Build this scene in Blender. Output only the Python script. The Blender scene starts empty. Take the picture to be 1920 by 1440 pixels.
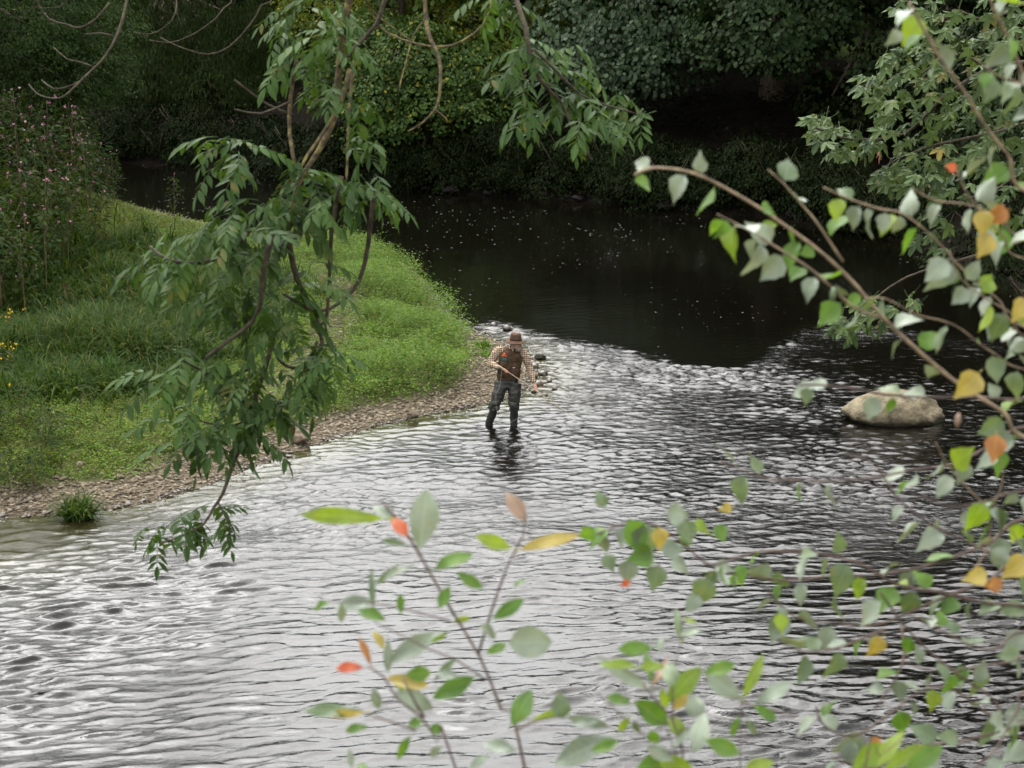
import bpy, bmesh, math, random
import numpy as np
from mathutils import Vector, Matrix, Euler, noise

random.seed(7)
RNG = np.random.default_rng(11)
scene = bpy.context.scene
COL = scene.collection

# ------------------------------------------------------------------ camera
CAM_H = 8.3
PITCH = math.radians(13.2)
LENS = 65.6
cam_data = bpy.data.cameras.new('camera')
cam = bpy.data.objects.new('camera', cam_data)
COL.objects.link(cam)
cam.location = (0, 0, CAM_H)
cam.rotation_euler = (math.pi / 2 - PITCH, 0, 0)
cam_data.sensor_width = 36.0
cam_data.lens = LENS
cam_data.clip_start = 0.1
cam_data.clip_end = 3000.0
cam_data.dof.use_dof = True
cam_data.dof.focus_distance = 23.0
cam_data.dof.aperture_fstop = 6.6
scene.camera = cam
FPX = LENS / 36.0 * 1920.0

# ------------------------------------------------------------------ sky
SUN_DIR = Vector((-0.30, 0.70, 1.45)).normalized()
world = bpy.data.worlds.new('World')
scene.world = world
world.use_nodes = True
wn = world.node_tree.nodes
wl = world.node_tree.links
wn.clear()
sky = wn.new('ShaderNodeTexSky')
sky.sky_type = 'NISHITA'
sky.sun_disc = False
sky.sun_elevation = math.asin(SUN_DIR.z)
sky.sun_rotation = math.atan2(SUN_DIR.x, SUN_DIR.y)
sky.dust_density = 3.0
sky.air_density = 1.5
hs = wn.new('ShaderNodeHueSaturation')
hs.inputs['Saturation'].default_value = 0.05
wl.new(sky.outputs[0], hs.inputs['Color'])
bg = wn.new('ShaderNodeBackground')
bg.inputs['Strength'].default_value = 0.15
wl.new(hs.outputs[0], bg.inputs['Color'])
wo = wn.new('ShaderNodeOutputWorld')
wl.new(bg.outputs[0], wo.inputs['Surface'])

# ------------------------------------------------------------------ sun (veiled by cloud)
sun_data = bpy.data.lights.new('sun', 'SUN')
sun_data.energy = 0.6
sun_data.angle = math.radians(80)
sun_data.color = (1.0, 0.95, 0.86)
sun = bpy.data.objects.new('sun', sun_data)
COL.objects.link(sun)
sun.rotation_euler = SUN_DIR.to_track_quat('Z', 'Y').to_euler()
sun.location = (0, 0, 60)

# ------------------------------------------------------------------ exposure / render
scene.view_settings.view_transform = 'Standard'
scene.view_settings.look = 'None'
scene.view_settings.exposure = 2.1
scene.view_settings.gamma = 1.0
scene.view_settings.use_curve_mapping = False
scene.render.engine = 'CYCLES'
cy = scene.cycles
cy.max_bounces = 6
cy.diffuse_bounces = 3
cy.glossy_bounces = 3
cy.transmission_bounces = 4
cy.transparent_max_bounces = 4
cy.caustics_reflective = False
cy.caustics_refractive = False
cy.use_denoising = True
cy.denoiser = 'OPENIMAGEDENOISE'
cy.denoising_input_passes = 'RGB_ALBEDO_NORMAL'
cy.denoising_prefilter = 'ACCURATE'
cy.sample_clamp_indirect = 4.0

# ------------------------------------------------------------------ geometry of the view
CF = Vector((0, math.cos(PITCH), -math.sin(PITCH)))
CU = Vector((0, math.sin(PITCH), math.cos(PITCH)))
CR = Vector((1, 0, 0))
C0 = Vector((0, 0, CAM_H))


def ray(px, py):
    return CF + CR * ((px - 960.0) / FPX) + CU * ((720.0 - py) / FPX)


def P(px, py, d):
    """Point of the place seen at that spot of the photo, d metres along the view axis."""
    return C0 + ray(px, py) * d


def G(px, py, z=0.0):
    """Point of the place on the level z."""
    r = ray(px, py)
    return C0 + r * ((z - CAM_H) / r.z)


def at_y(px, py, y):
    r = ray(px, py)
    return C0 + r * (y / r.y)


# ------------------------------------------------------------------ scene helpers
def tag(o, label=None, cat=None, group=None, kind=None):
    if label: o['label'] = label
    if cat: o['category'] = cat
    if group: o['group'] = group
    if kind: o['kind'] = kind
    return o


def empty(name, loc, label, cat, group=None):
    o = bpy.data.objects.new(name, None)
    COL.objects.link(o)
    o.location = loc
    o.empty_display_size = 0.2
    return tag(o, label, cat, group)


def new_mesh(name, v, f, m=None, smooth=False, mats=None, fmat=None):
    """v (N,3) array, f (M,k) index array of one face size, or a list of faces."""
    me = bpy.data.meshes.new(name)
    v = np.asarray(v, dtype=np.float32)
    if isinstance(f, np.ndarray):
        n, k = f.shape
        me.vertices.add(len(v))
        me.vertices.foreach_set('co', v.ravel())
        me.loops.add(n * k)
        me.loops.foreach_set('vertex_index', f.astype(np.int32).ravel())
        me.polygons.add(n)
        me.polygons.foreach_set('loop_start', np.arange(0, n * k, k, dtype=np.int32))
        if smooth:
            me.polygons.foreach_set('use_smooth', np.ones(n, dtype=bool))
        me.update(calc_edges=True)
    else:
        me.from_pydata([tuple(x) for x in v], [], [tuple(x) for x in f])
        if smooth:
            me.polygons.foreach_set('use_smooth', np.ones(len(me.polygons), dtype=bool))
        me.update()
    if m is not None:
        me.materials.append(m)
    if mats:
        for mm in mats: me.materials.append(mm)
        if fmat is not None:
            me.polygons.foreach_set('material_index', np.asarray(fmat, dtype=np.int32))
    return me


def link(name, me, parent=None, loc=None):
    o = bpy.data.objects.new(name, me)
    COL.objects.link(o)
    if parent is not None:
        o.parent = parent
    if loc is not None:
        o.location = loc
    return o


class MB:
    """Collects triangles and quads of one mesh."""
    def __init__(self):
        self.v = []; self.f = []; self.n = 0
    def add(self, v, f):
        v = np.asarray(v, dtype=np.float64)
        self.v.append(v)
        for q in f:
            self.f.append(tuple(int(i) + self.n for i in q))
        self.n += len(v)
        return self
    def mesh(self, name, m, smooth=True):
        return new_mesh(name, np.concatenate(self.v), self.f, m, smooth)


def norm(a):
    return a / np.maximum(np.linalg.norm(a, axis=-1, keepdims=True), 1e-9)


def smooth_path(pts, step=None, n=None):
    """Catmull-Rom through the points."""
    p = np.array([tuple(q) for q in pts], dtype=float)
    if len(p) < 3:
        k = n or 4
        t = np.linspace(0, 1, k)[:, None]
        return p[0] * (1 - t) + p[-1] * t
    q = np.vstack([2 * p[0] - p[1], p, 2 * p[-1] - p[-2]])
    out = []
    for i in range(1, len(q) - 2):
        seg = np.linalg.norm(q[i + 1] - q[i])
        k = n or max(2, int(seg / step))
        for t in np.linspace(0, 1, k, endpoint=False):
            a, b, c, d = q[i - 1], q[i], q[i + 1], q[i + 2]
            out.append(0.5 * ((2 * b) + (-a + c) * t + (2 * a - 5 * b + 4 * c - d) * t * t + (-a + 3 * b - 3 * c + d) * t ** 3))
    out.append(q[-2])
    return np.array(out)


def tube(pts, radii, sides=6, squash=1.0, knots=0.0):
    """Tapered tube; returns verts, faces."""
    p = np.asarray(pts, dtype=float)
    n = len(p)
    r = np.interp(np.linspace(0, 1, n), np.linspace(0, 1, len(radii)), radii)
    t = np.gradient(p, axis=0)
    t = norm(t)
    ref = np.array([0.0, 0.0, 1.0]) if abs(t[0][2]) < 0.9 else np.array([1.0, 0.0, 0.0])
    u = norm(np.cross(t[0], ref))
    V = []
    for i in range(n):
        u = u - t[i] * np.dot(u, t[i])
        u = u / max(np.linalg.norm(u), 1e-9)
        w = np.cross(t[i], u)
        rr = r[i] * (1 + knots * random.uniform(-1, 1))
        for k in range(sides):
            a = 2 * math.pi * k / sides
            V.append(p[i] + rr * (math.cos(a) * u + squash * math.sin(a) * w))
    F = []
    for i in range(n - 1):
        for k in range(sides):
            k2 = (k + 1) % sides
            F.append((i * sides + k, i * sides + k2, (i + 1) * sides + k2, (i + 1) * sides + k))
    F.append(tuple(range(sides - 1, -1, -1)))
    F.append(tuple((n - 1) * sides + k for k in range(sides)))
    return np.array(V), F


def scatter(tv, tf, pos, X, Y, Z):
    """Copies of a template laid out with the axes X, Y, Z (scaled) at pos."""
    tv = np.asarray(tv, dtype=np.float32); tf = np.asarray(tf, dtype=np.int64)
    N, k = len(pos), len(tv)
    V = (pos[:, None, :] + tv[None, :, 0:1] * X[:, None, :] + tv[None, :, 1:2] * Y[:, None, :] + tv[None, :, 2:3] * Z[:, None, :]).reshape(-1, 3)
    F = (tf[None] + (np.arange(N) * k)[:, None, None]).reshape(-1, tf.shape[1])
    return V, F


def axes_from(d, n):
    """Leaf axes: Y along d, Z near n."""
    Y = norm(d)
    X = norm(np.cross(Y, n))
    Z = np.cross(X, Y)
    return X, Y, Z


RHOMB_V = np.array([(0, 0, 0), (0.30, 0.45, 0.06), (0, 1, -0.10), (-0.30, 0.45, 0.06)], dtype=float)
RHOMB_F = np.array([(0, 1, 2), (0, 2, 3)])
LANCE_V = np.array([(0, 0, 0), (0.13, 0.4, 0.03), (0, 1, -0.16), (-0.13, 0.4, 0.03)], dtype=float)
BROAD_V = np.array([(0, 0, 0), (0.42, 0.25, 0.05), (0.38, 0.72, 0.0), (0, 1.0, -0.12), (-0.38, 0.72, 0.0), (-0.42, 0.25, 0.05)], dtype=float)
BROAD_F = np.array([(0, 1, 2), (0, 2, 3), (0, 3, 4), (0, 4, 5)])

# ------------------------------------------------------------------ materials
def nmat(name):
    m = bpy.data.materials.new(name)
    m.use_nodes = True
    nt = m.node_tree
    nt.nodes.clear()
    return m, nt.nodes, nt.links


def ramp(nodes, stops):
    r = nodes.new('ShaderNodeValToRGB')
    e = r.color_ramp.elements
    while len(e) < len(stops): e.new(0.5)
    for i, (p, c) in enumerate(stops):
        e[i].position = p; e[i].color = (*c, 1)
    return r


def leaf_mat(name, stops, trans=0.3, rough=0.5, spec=0.4, per='island', tint=(1.25, 1.15, 0.5), mottle=0.0):
    m, N, L = nmat(name)
    if per == 'island':
        g = N.new('ShaderNodeNewGeometry'); src = g.outputs['Random Per Island']
    else:
        g = N.new('ShaderNodeObjectInfo'); src = g.outputs['Random']
    r = ramp(N, stops)
    L.new(src, r.inputs['Fac'])
    col = r.outputs['Color']
    tc = N.new('ShaderNodeTexCoord')
    nz = N.new('ShaderNodeTexNoise'); nz.inputs['Scale'].default_value = 1.7 if per == 'island' else 60.0
    L.new(tc.outputs['Object'], nz.inputs['Vector'])
    mp = N.new('ShaderNodeMapRange')
    mp.inputs['From Min'].default_value = 0.3; mp.inputs['From Max'].default_value = 0.7
    mp.inputs['To Min'].default_value = 0.75; mp.inputs['To Max'].default_value = 1.25
    L.new(nz.outputs['Fac'], mp.inputs['Value'])
    mul = N.new('ShaderNodeMixRGB'); mul.blend_type = 'MULTIPLY'; mul.inputs['Fac'].default_value = 1.0
    L.new(col, mul.inputs['Color1']); L.new(mp.outputs['Result'], mul.inputs['Color2'])
    b = N.new('ShaderNodeBsdfPrincipled')
    b.inputs['Roughness'].default_value = rough
    b.inputs['Specular IOR Level'].default_value = spec
    L.new(mul.outputs[0], b.inputs['Base Color'])
    t = N.new('ShaderNodeBsdfTranslucent')
    tm = N.new('ShaderNodeMixRGB'); tm.blend_type = 'MULTIPLY'; tm.inputs['Fac'].default_value = 1.0
    tm.inputs['Color2'].default_value = (*tint, 1)
    L.new(mul.outputs[0], tm.inputs['Color1'])
    L.new(tm.outputs[0], t.inputs['Color'])
    mx = N.new('ShaderNodeMixShader'); mx.inputs['Fac'].default_value = trans
    L.new(b.outputs[0], mx.inputs[1]); L.new(t.outputs[0], mx.inputs[2])
    o = N.new('ShaderNodeOutputMaterial')
    L.new(mx.outputs[0], o.inputs['Surface'])
    return m


def noise_mat(name, c1, c2, scale=8.0, rough=0.85, spec=0.2, bump=0.0, bscale=None, per_island=0.0, detail=6.0, c3=None, stretch=None):
    m, N, L = nmat(name)
    tc = N.new('ShaderNodeTexCoord')
    vec = tc.outputs['Object']
    if stretch:
        mpg = N.new('ShaderNodeMapping'); mpg.inputs['Scale'].default_value = stretch
        L.new(vec, mpg.inputs['Vector']); vec = mpg.outputs[0]
    nz = N.new('ShaderNodeTexNoise'); nz.inputs['Scale'].default_value = scale; nz.inputs['Detail'].default_value = detail
    L.new(vec, nz.inputs['Vector'])
    stops = [(0.35, c1), (0.65, c2)] if c3 is None else [(0.3, c1), (0.5, c2), (0.68, c3)]
    r = ramp(N, stops)
    L.new(nz.outputs['Fac'], r.inputs['Fac'])
    col = r.outputs['Color']
    if per_island:
        g = N.new('ShaderNodeNewGeometry')
        oi = N.new('ShaderNodeObjectInfo')
        ad = N.new('ShaderNodeMath'); ad.operation = 'ADD'
        L.new(g.outputs['Random Per Island'], ad.inputs[0]); L.new(oi.outputs['Random'], ad.inputs[1])
        fr = N.new('ShaderNodeMath'); fr.operation = 'FRACT'
        L.new(ad.outputs[0], fr.inputs[0])
        mp = N.new('ShaderNodeMapRange')
        mp.inputs['To Min'].default_value = 1 - per_island; mp.inputs['To Max'].default_value = 1 + per_island
        L.new(fr.outputs[0], mp.inputs['Value'])
        mul = N.new('ShaderNodeMixRGB'); mul.blend_type = 'MULTIPLY'; mul.inputs['Fac'].default_value = 1.0
        L.new(col, mul.inputs['Color1']); L.new(mp.outputs['Result'], mul.inputs['Color2'])
        col = mul.outputs[0]
    b = N.new('ShaderNodeBsdfPrincipled')
    b.inputs['Roughness'].default_value = rough
    b.inputs['Specular IOR Level'].default_value = spec
    L.new(col, b.inputs['Base Color'])
    if bump:
        n2 = N.new('ShaderNodeTexNoise'); n2.inputs['Scale'].default_value = bscale or scale * 3; n2.inputs['Detail'].default_value = 5
        L.new(vec, n2.inputs['Vector'])
        bp = N.new('ShaderNodeBump'); bp.inputs['Distance'].default_value = bump; bp.inputs['Strength'].default_value = 1.0
        L.new(n2.outputs['Fac'], bp.inputs['Height'])
        L.new(bp.outputs[0], b.inputs['Normal'])
    o = N.new('ShaderNodeOutputMaterial')
    L.new(b.outputs[0], o.inputs['Surface'])
    return m


M = {}
M['bark'] = noise_mat('bark', (0.045, 0.032, 0.022), (0.10, 0.08, 0.06), 14, 0.9, 0.2, 0.01, 40, stretch=(1, 1, 0.25))
M['ash_twig'] = noise_mat('ash_twig', (0.025, 0.020, 0.013), (0.07, 0.055, 0.035), 30, 0.85, 0.25, 0.004, 90)
M['lichen_twig'] = noise_mat('lichen_twig', (0.030, 0.024, 0.015), (0.075, 0.058, 0.032), 26, 0.9, 0.15, 0.006, 80, c3=(0.17, 0.14, 0.05))
M['pale_twig'] = noise_mat('pale_twig', (0.12, 0.085, 0.055), (0.28, 0.21, 0.13), 40, 0.7, 0.3, 0.001, 120)
M['dark_twig'] = noise_mat('dark_twig', (0.04, 0.026, 0.02), (0.10, 0.065, 0.05), 40, 0.7, 0.3, 0.001, 120)

# ================================================================== THE LAND
def gxy(px, py):
    g = G(px, py)
    return (g.x, g.y)


NEAR = [(-90, 2), (-30, 8), (-10, 11.5), (0, 12.5), (8, 13), (15, 17), (20, 25), (21, 36)]
FAR = [gxy(*q) for q in [(1920, 545), (1760, 470), (1600, 434), (1400, 404), (1200, 390), (1050, 374), (900, 366), (700, 352), (600, 343), (500, 322), (390, 313), (170, 303), (0, 296)]] + [(-40, 88), (-90, 100)]
LEFT_BACK = [(-90, 78), (-40, 66)] + [gxy(*q) for q in [(0, 398), (100, 420), (210, 433), (300, 441), (400, 448), (500, 446), (600, 450), (700, 467), (760, 492), (800, 530), (835, 577), (860, 604)]]
LEFT_FRONT = [gxy(*q) for q in [(900, 624), (950, 643), (992, 670), (1010, 698), (990, 724), (945, 752), (870, 767), (800, 779), (720, 797), (640, 818), (560, 848), (480, 873), (400, 908), (300, 938), (200, 958), (100, 968), (0, 972)]] + [(-14, 24.5), (-30, 20), (-90, 14)]
RIVER = NEAR + FAR + LEFT_BACK + LEFT_FRONT
RID = [0] * len(NEAR) + [1] * len(FAR) + [2] * (len(LEFT_BACK) + len(LEFT_FRONT))
RIVER = np.array(RIVER)


def river_sd(x, y):
    """Signed distance to the waterline (land positive) and the bank it belongs to."""
    x = np.asarray(x, dtype=np.float64); y = np.asarray(y, dtype=np.float64)
    best = np.full(x.shape, 1e9); bank = np.zeros(x.shape, dtype=np.int32)
    inside = np.zeros(x.shape, dtype=bool)
    n = len(RIVER)
    for i in range(n):
        ax, ay = RIVER[i]; bx, by = RIVER[(i + 1) % n]
        dx, dy = bx - ax, by - ay
        t = np.clip(((x - ax) * dx + (y - ay) * dy) / (dx * dx + dy * dy), 0, 1)
        d = np.hypot(x - ax - t * dx, y - ay - t * dy)
        c = d < best
        best = np.where(c, d, best)
        bank = np.where(c, RID[i] if RID[i] == RID[(i + 1) % n] else RID[i], bank)
        cond = (ay > y) != (by > y)
        with np.errstate(divide='ignore', invalid='ignore'):
            xi = ax + (y - ay) * dx / (dy if dy != 0 else 1e-9)
        inside ^= cond & (x < xi)
    return np.where(inside, -best, best), bank


# value noise on a hashed lattice, for fields that numpy has to know
def vnoise(x, y, s, seed=0):
    x = np.asarray(x) * s + seed * 17.3; y = np.asarray(y) * s - seed * 9.1
    xi = np.floor(x); yi = np.floor(y)
    fx = x - xi; fy = y - yi
    fx = fx * fx * (3 - 2 * fx); fy = fy * fy * (3 - 2 * fy)
    def h(a, b):
        v = np.sin(a * 127.1 + b * 311.7 + seed * 74.7) * 43758.5453
        return v - np.floor(v)
    return (h(xi, yi) * (1 - fx) + h(xi + 1, yi) * fx) * (1 - fy) + (h(xi, yi + 1) * (1 - fx) + h(xi + 1, yi + 1) * fx) * fy


def fnoise(x, y, s, seed=0, octs=3):
    r = 0; a = 0.5; t = 0
    for o in range(octs):
        r = r + a * vnoise(x, y, s * 2 ** o, seed + o * 3); t += a; a *= 0.5
    return r / t


def sstep(a, b, x):
    t = np.clip((x - a) / (b - a), 0, 1)
    return t * t * (3 - 2 * t)


MOUNDS = [(*gxy(740, 590), 1.5, 0.28), (*gxy(600, 640), 1.3, 0.12), (*gxy(-40, 560), 3.6, 1.2), (*gxy(-260, 520), 5.0, 2.2), (*gxy(180, 720), 1.9, 0.45), (*gxy(390, 610), 1.7, 0.25), (*gxy(30, 840), 1.3, 0.35)]


def gravel_width(x, y):
    w = 0.72 - 0.58 * sstep(38.0, 42.0, y) + 0.5 * (fnoise(x, y, 0.9, 5) - 0.5)
    w = w + 0.45 * np.exp(-((x + 0.4) / 1.5) ** 2 - ((y - 36.2) / 2.6) ** 2)
    return w + 0.35 * sstep(-3.0, -6.5, x) * (1 - sstep(30, 33, y))


def land_h(x, y):
    sd, bank = river_sd(x, y)
    n1 = fnoise(x, y, 0.35, 1); n2 = fnoise(x, y, 1.7, 2)
    bed = np.maximum(sd * 0.16, -0.9) - 0.02 + 0.06 * (n2 - 0.5)
    w = gravel_width(x, y)
    left = 0.10 * np.minimum(sd, w) + 0.22 * sstep(w - 0.2, w + 0.9, sd) + 0.12 * (n1 - 0.5) * sstep(0.3, 2, sd) + 0.05 * (n2 - 0.5) * sstep(0, .6, sd)
    for mx, my, s, h in MOUNDS:
        left = left + h * np.exp(-((x - mx) ** 2 + (y - my) ** 2) / (2 * s * s)) * sstep(0.0, 2.5, sd)
    left = left + 3.5 * sstep(-13, -40, x)
    far = 0.55 * np.minimum(sd, 2.6) + 0.26 * np.clip(sd - 2.6, 0, 40) + 0.16 * np.clip(sd - 42, 0, 260) + 0.8 * (n1 - 0.5) * sstep(0.5, 3, sd) + 0.15 * (n2 - 0.5)
    near = 0.52 * np.minimum(sd, 12.6) + 0.05 * np.clip(sd - 12.6, 0, 80) + 0.4 * (n1 - 0.5) * sstep(0.5, 3, sd)
    h = np.where(bank == 2, left, np.where(bank == 1, far, near))
    return np.where(sd < 0, bed, h), sd, bank


def land_z(x, y):
    h, sd, bank = land_h(np.array([float(x)]), np.array([float(y)]))
    return float(h[0])


def grid_axis(parts):
    out = []
    for a, b, st in parts:
        n = max(1, int(round((b - a) / st)))
        out += list(np.linspace(a, b, n, endpoint=False))
    out.append(parts[-1][1])
    return np.array(out)


def grid_mesh(xs, ys, zf):
    X, Y = np.meshgrid(xs, ys)
    z, extra = zf(X.ravel(), Y.ravel())
    V = np.stack([X.ravel(), Y.ravel(), z], 1)
    nx, ny = len(xs), len(ys)
    i = (np.arange(ny - 1)[:, None] * nx + np.arange(nx - 1)[None]).ravel()
    F = np.stack([i, i + 1, i + 1 + nx, i + nx], 1)
    return V, F, extra


# ---- ground: soil, shingle and meadow by what lies there
def ground_material():
    m, N, L = nmat('ground')
    tc = N.new('ShaderNodeTexCoord')
    at = N.new('ShaderNodeAttribute'); at.attribute_name = 'cover'
    sep = N.new('ShaderNodeSeparateColor'); L.new(at.outputs['Color'], sep.inputs[0])
    def nz(scale, detail=6):
        n = N.new('ShaderNodeTexNoise'); n.inputs['Scale'].default_value = scale; n.inputs['Detail'].default_value = detail
        L.new(tc.outputs['Object'], n.inputs['Vector']); return n
    a = nz(9.0); r1 = ramp(N, [(0.3, (0.05, 0.04, 0.028)), (0.7, (0.13, 0.105, 0.075))]); L.new(a.outputs['Fac'], r1.inputs['Fac'])      # shingle floor
    b = nz(4.0); r2 = ramp(N, [(0.3, (0.035, 0.045, 0.014)), (0.55, (0.06, 0.075, 0.022)), (0.75, (0.11, 0.085, 0.045))]); L.new(b.outputs['Fac'], r2.inputs['Fac'])  # turf
    c = nz(2.2); r3 = ramp(N, [(0.3, (0.004, 0.0034, 0.0026)), (0.7, (0.012, 0.0095, 0.007))]); L.new(c.outputs['Fac'], r3.inputs['Fac'])  # wooded bank: dark soil, blackened to stand for the canopy shade
    d = nz(0.5); r4 = ramp(N, [(0.3, (0.10, 0.17, 0.045)), (0.7, (0.15, 0.22, 0.07))]); L.new(d.outputs['Fac'], r4.inputs['Fac'])       # far meadow
    def mix(f, x, y):
        k = N.new('ShaderNodeMixRGB'); L.new(f, k.inputs['Fac']); L.new(x, k.inputs['Color1']); L.new(y, k.inputs['Color2']); return k.outputs[0]
    col = mix(sep.outputs[0], r1.outputs[0], r2.outputs[0])
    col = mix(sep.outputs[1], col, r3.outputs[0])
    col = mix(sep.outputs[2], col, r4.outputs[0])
    bs = N.new('ShaderNodeBsdfPrincipled'); bs.inputs['Roughness'].default_value = 0.95; bs.inputs['Specular IOR Level'].default_value = 0.03
    L.new(col, bs.inputs['Base Color'])
    bn = nz(18); bp = N.new('ShaderNodeBump'); bp.inputs['Distance'].default_value = 0.05
    L.new(bn.outputs['Fac'], bp.inputs['Height']); L.new(bp.outputs[0], bs.inputs['Normal'])
    o = N.new('ShaderNodeOutputMaterial'); L.new(bs.outputs[0], o.inputs['Surface'])
    return m


gxs = grid_axis([(-900, -100, 80), (-100, -24, 3), (-24, -11, 0.5), (-11, 3.0, 0.13), (3.0, 26, 0.45), (26, 110, 3.5), (110, 900, 80)])
gys = grid_axis([(-400, -30, 40), (-30, 8, 1.5), (8, 25, 0.5), (25, 58, 0.15), (58, 110, 0.6), (110, 300, 6), (300, 1500, 100)])


def ground_fn(x, y):
    h, sd, bank = land_h(x, y)
    w = gravel_width(x, y)
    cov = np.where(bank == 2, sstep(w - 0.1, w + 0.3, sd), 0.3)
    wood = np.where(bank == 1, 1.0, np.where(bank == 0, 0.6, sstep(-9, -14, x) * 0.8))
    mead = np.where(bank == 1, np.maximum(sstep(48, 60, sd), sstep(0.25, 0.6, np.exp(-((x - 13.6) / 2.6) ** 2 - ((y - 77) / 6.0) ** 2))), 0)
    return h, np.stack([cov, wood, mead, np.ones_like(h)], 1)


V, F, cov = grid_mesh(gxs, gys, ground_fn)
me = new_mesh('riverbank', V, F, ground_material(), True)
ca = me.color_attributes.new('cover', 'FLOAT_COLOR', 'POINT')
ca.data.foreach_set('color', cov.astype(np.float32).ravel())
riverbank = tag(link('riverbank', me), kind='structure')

# ---- river: a displaced sheet; chop and depth are fields of the place
BREAK = np.array([gxy(*q) for q in [(850, 602), (930, 606), (1000, 618), (1100, 640), (1200, 662), (1310, 684), (1400, 694), (1450, 650), (1500, 612), (1560, 600), (1750, 625), (1920, 640)]])
BREAK = BREAK[np.argsort(BREAK[:, 0])]


def chop_fields(x, y):
    sd, bank = river_sd(x, y)
    yb = np.interp(x, BREAK[:, 0], BREAK[:, 1]) + 1.6 * (fnoise(x, y, 0.7, 21) - 0.5)
    behind = (x < BREAK[0, 0])
    yb = np.where(behind, 41.0, yb)
    rif = sstep(0.5, -0.7, y - yb)
    tongue = np.exp(-((y - yb + 0.9) / 1.1) ** 2) * (~behind)
    patch = fnoise(x * 0.6, y * 0.35, 0.55, 31)
    glide = sstep(27.5, 22.5, y)
    shelter = np.exp(-(((x + 7.6) / 1.6) ** 2 + ((y - 25.6) / 1.4) ** 2))
    edge = sstep(0.0, 0.7, -sd)
    chop = (0.07 + 0.05 * patch) + rif * (0.55 + 0.75 * sstep(0.35, 0.7, patch)) + 0.5 * tongue
    chop = chop * (1 - 0.6 * shelter) * (0.35 + 0.65 * edge)
    fine = chop * (1 - 0.40 * glide)
    shallow = sstep(1.6, 0.0, -sd) * np.where(bank == 2, sstep(42, 38, y), 0.1)
    shallow = np.maximum(shallow, 0.9 * np.exp(-(((x + 7.8) / 2.2) ** 2 + ((y - 25.4) / 2.0) ** 2)))
    shallow = np.maximum(shallow, 0.3 * np.exp(-(((x - 0.2) / 2.0) ** 2 + ((y - 34.5) / 2.0) ** 2)))
    return chop, fine, shallow, glide, rif


def spectrum(n, l0, l1, spread, slope, seed):
    rg = random.Random(seed)
    out = []
    for i in range(n):
        lam = l0 * (l1 / l0) ** rg.random()
        a = rg.gauss(math.pi / 2 + 0.13, spread)
        k = 2 * math.pi / lam
        out.append((k * math.cos(a), k * math.sin(a), rg.uniform(0, 6.28), slope / k / math.sqrt(n / 2)))
    return out


WAVE_TURB = spectrum(100, 0.075, 0.42, 0.50, 0.165, 3)
WAVE_GLIDE = spectrum(70, 0.08, 0.38, 0.28, 0.195, 4)
WAVE_LONG = spectrum(18, 0.8, 3.2, 0.8, 0.035, 5)


def water_fn(x, y):
    chop, fine, shallow, glide, rif = chop_fields(x, y)
    x = x.astype(np.float32); y = y.astype(np.float32)
    wx = x + 0.30 * (fnoise(x, y, 1.0, 41) - 0.5) + 0.9 * (fnoise(x, y, 0.25, 42) - .5)
    wy = y + 0.30 * (fnoise(x, y, 1.0, 43) - 0.5) + 0.5 * (fnoise(x, y, 0.3, 44) - .5)
    def total(W):
        z = np.zeros_like(x)
        for kx, ky, ph, a in W:
            z += np.float32(a) * np.sin(np.float32(kx) * wx + np.float32(ky) * wy + np.float32(ph))
        return z
    zt = total(WAVE_TURB); zg = total(WAVE_GLIDE); zl = total(WAVE_LONG)
    bursts = 0.50 + 1.15 * sstep(0.25, 0.75, fnoise(x * 0.7, y, 0.75, 47, 4)) + 0.25 * fnoise(x, y, 3.0, 48)
    z = (zt * (1 - glide) + zg * glide) * bursts
    z = z + 0.35 * np.abs(z) - 0.004      # peaked crests
    z = (z + zl * 0.8) * chop
    far = sstep(90, 130, y)
    return z * (1 - far), np.stack([chop, fine, shallow, np.ones_like(x)], 1)


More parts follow.
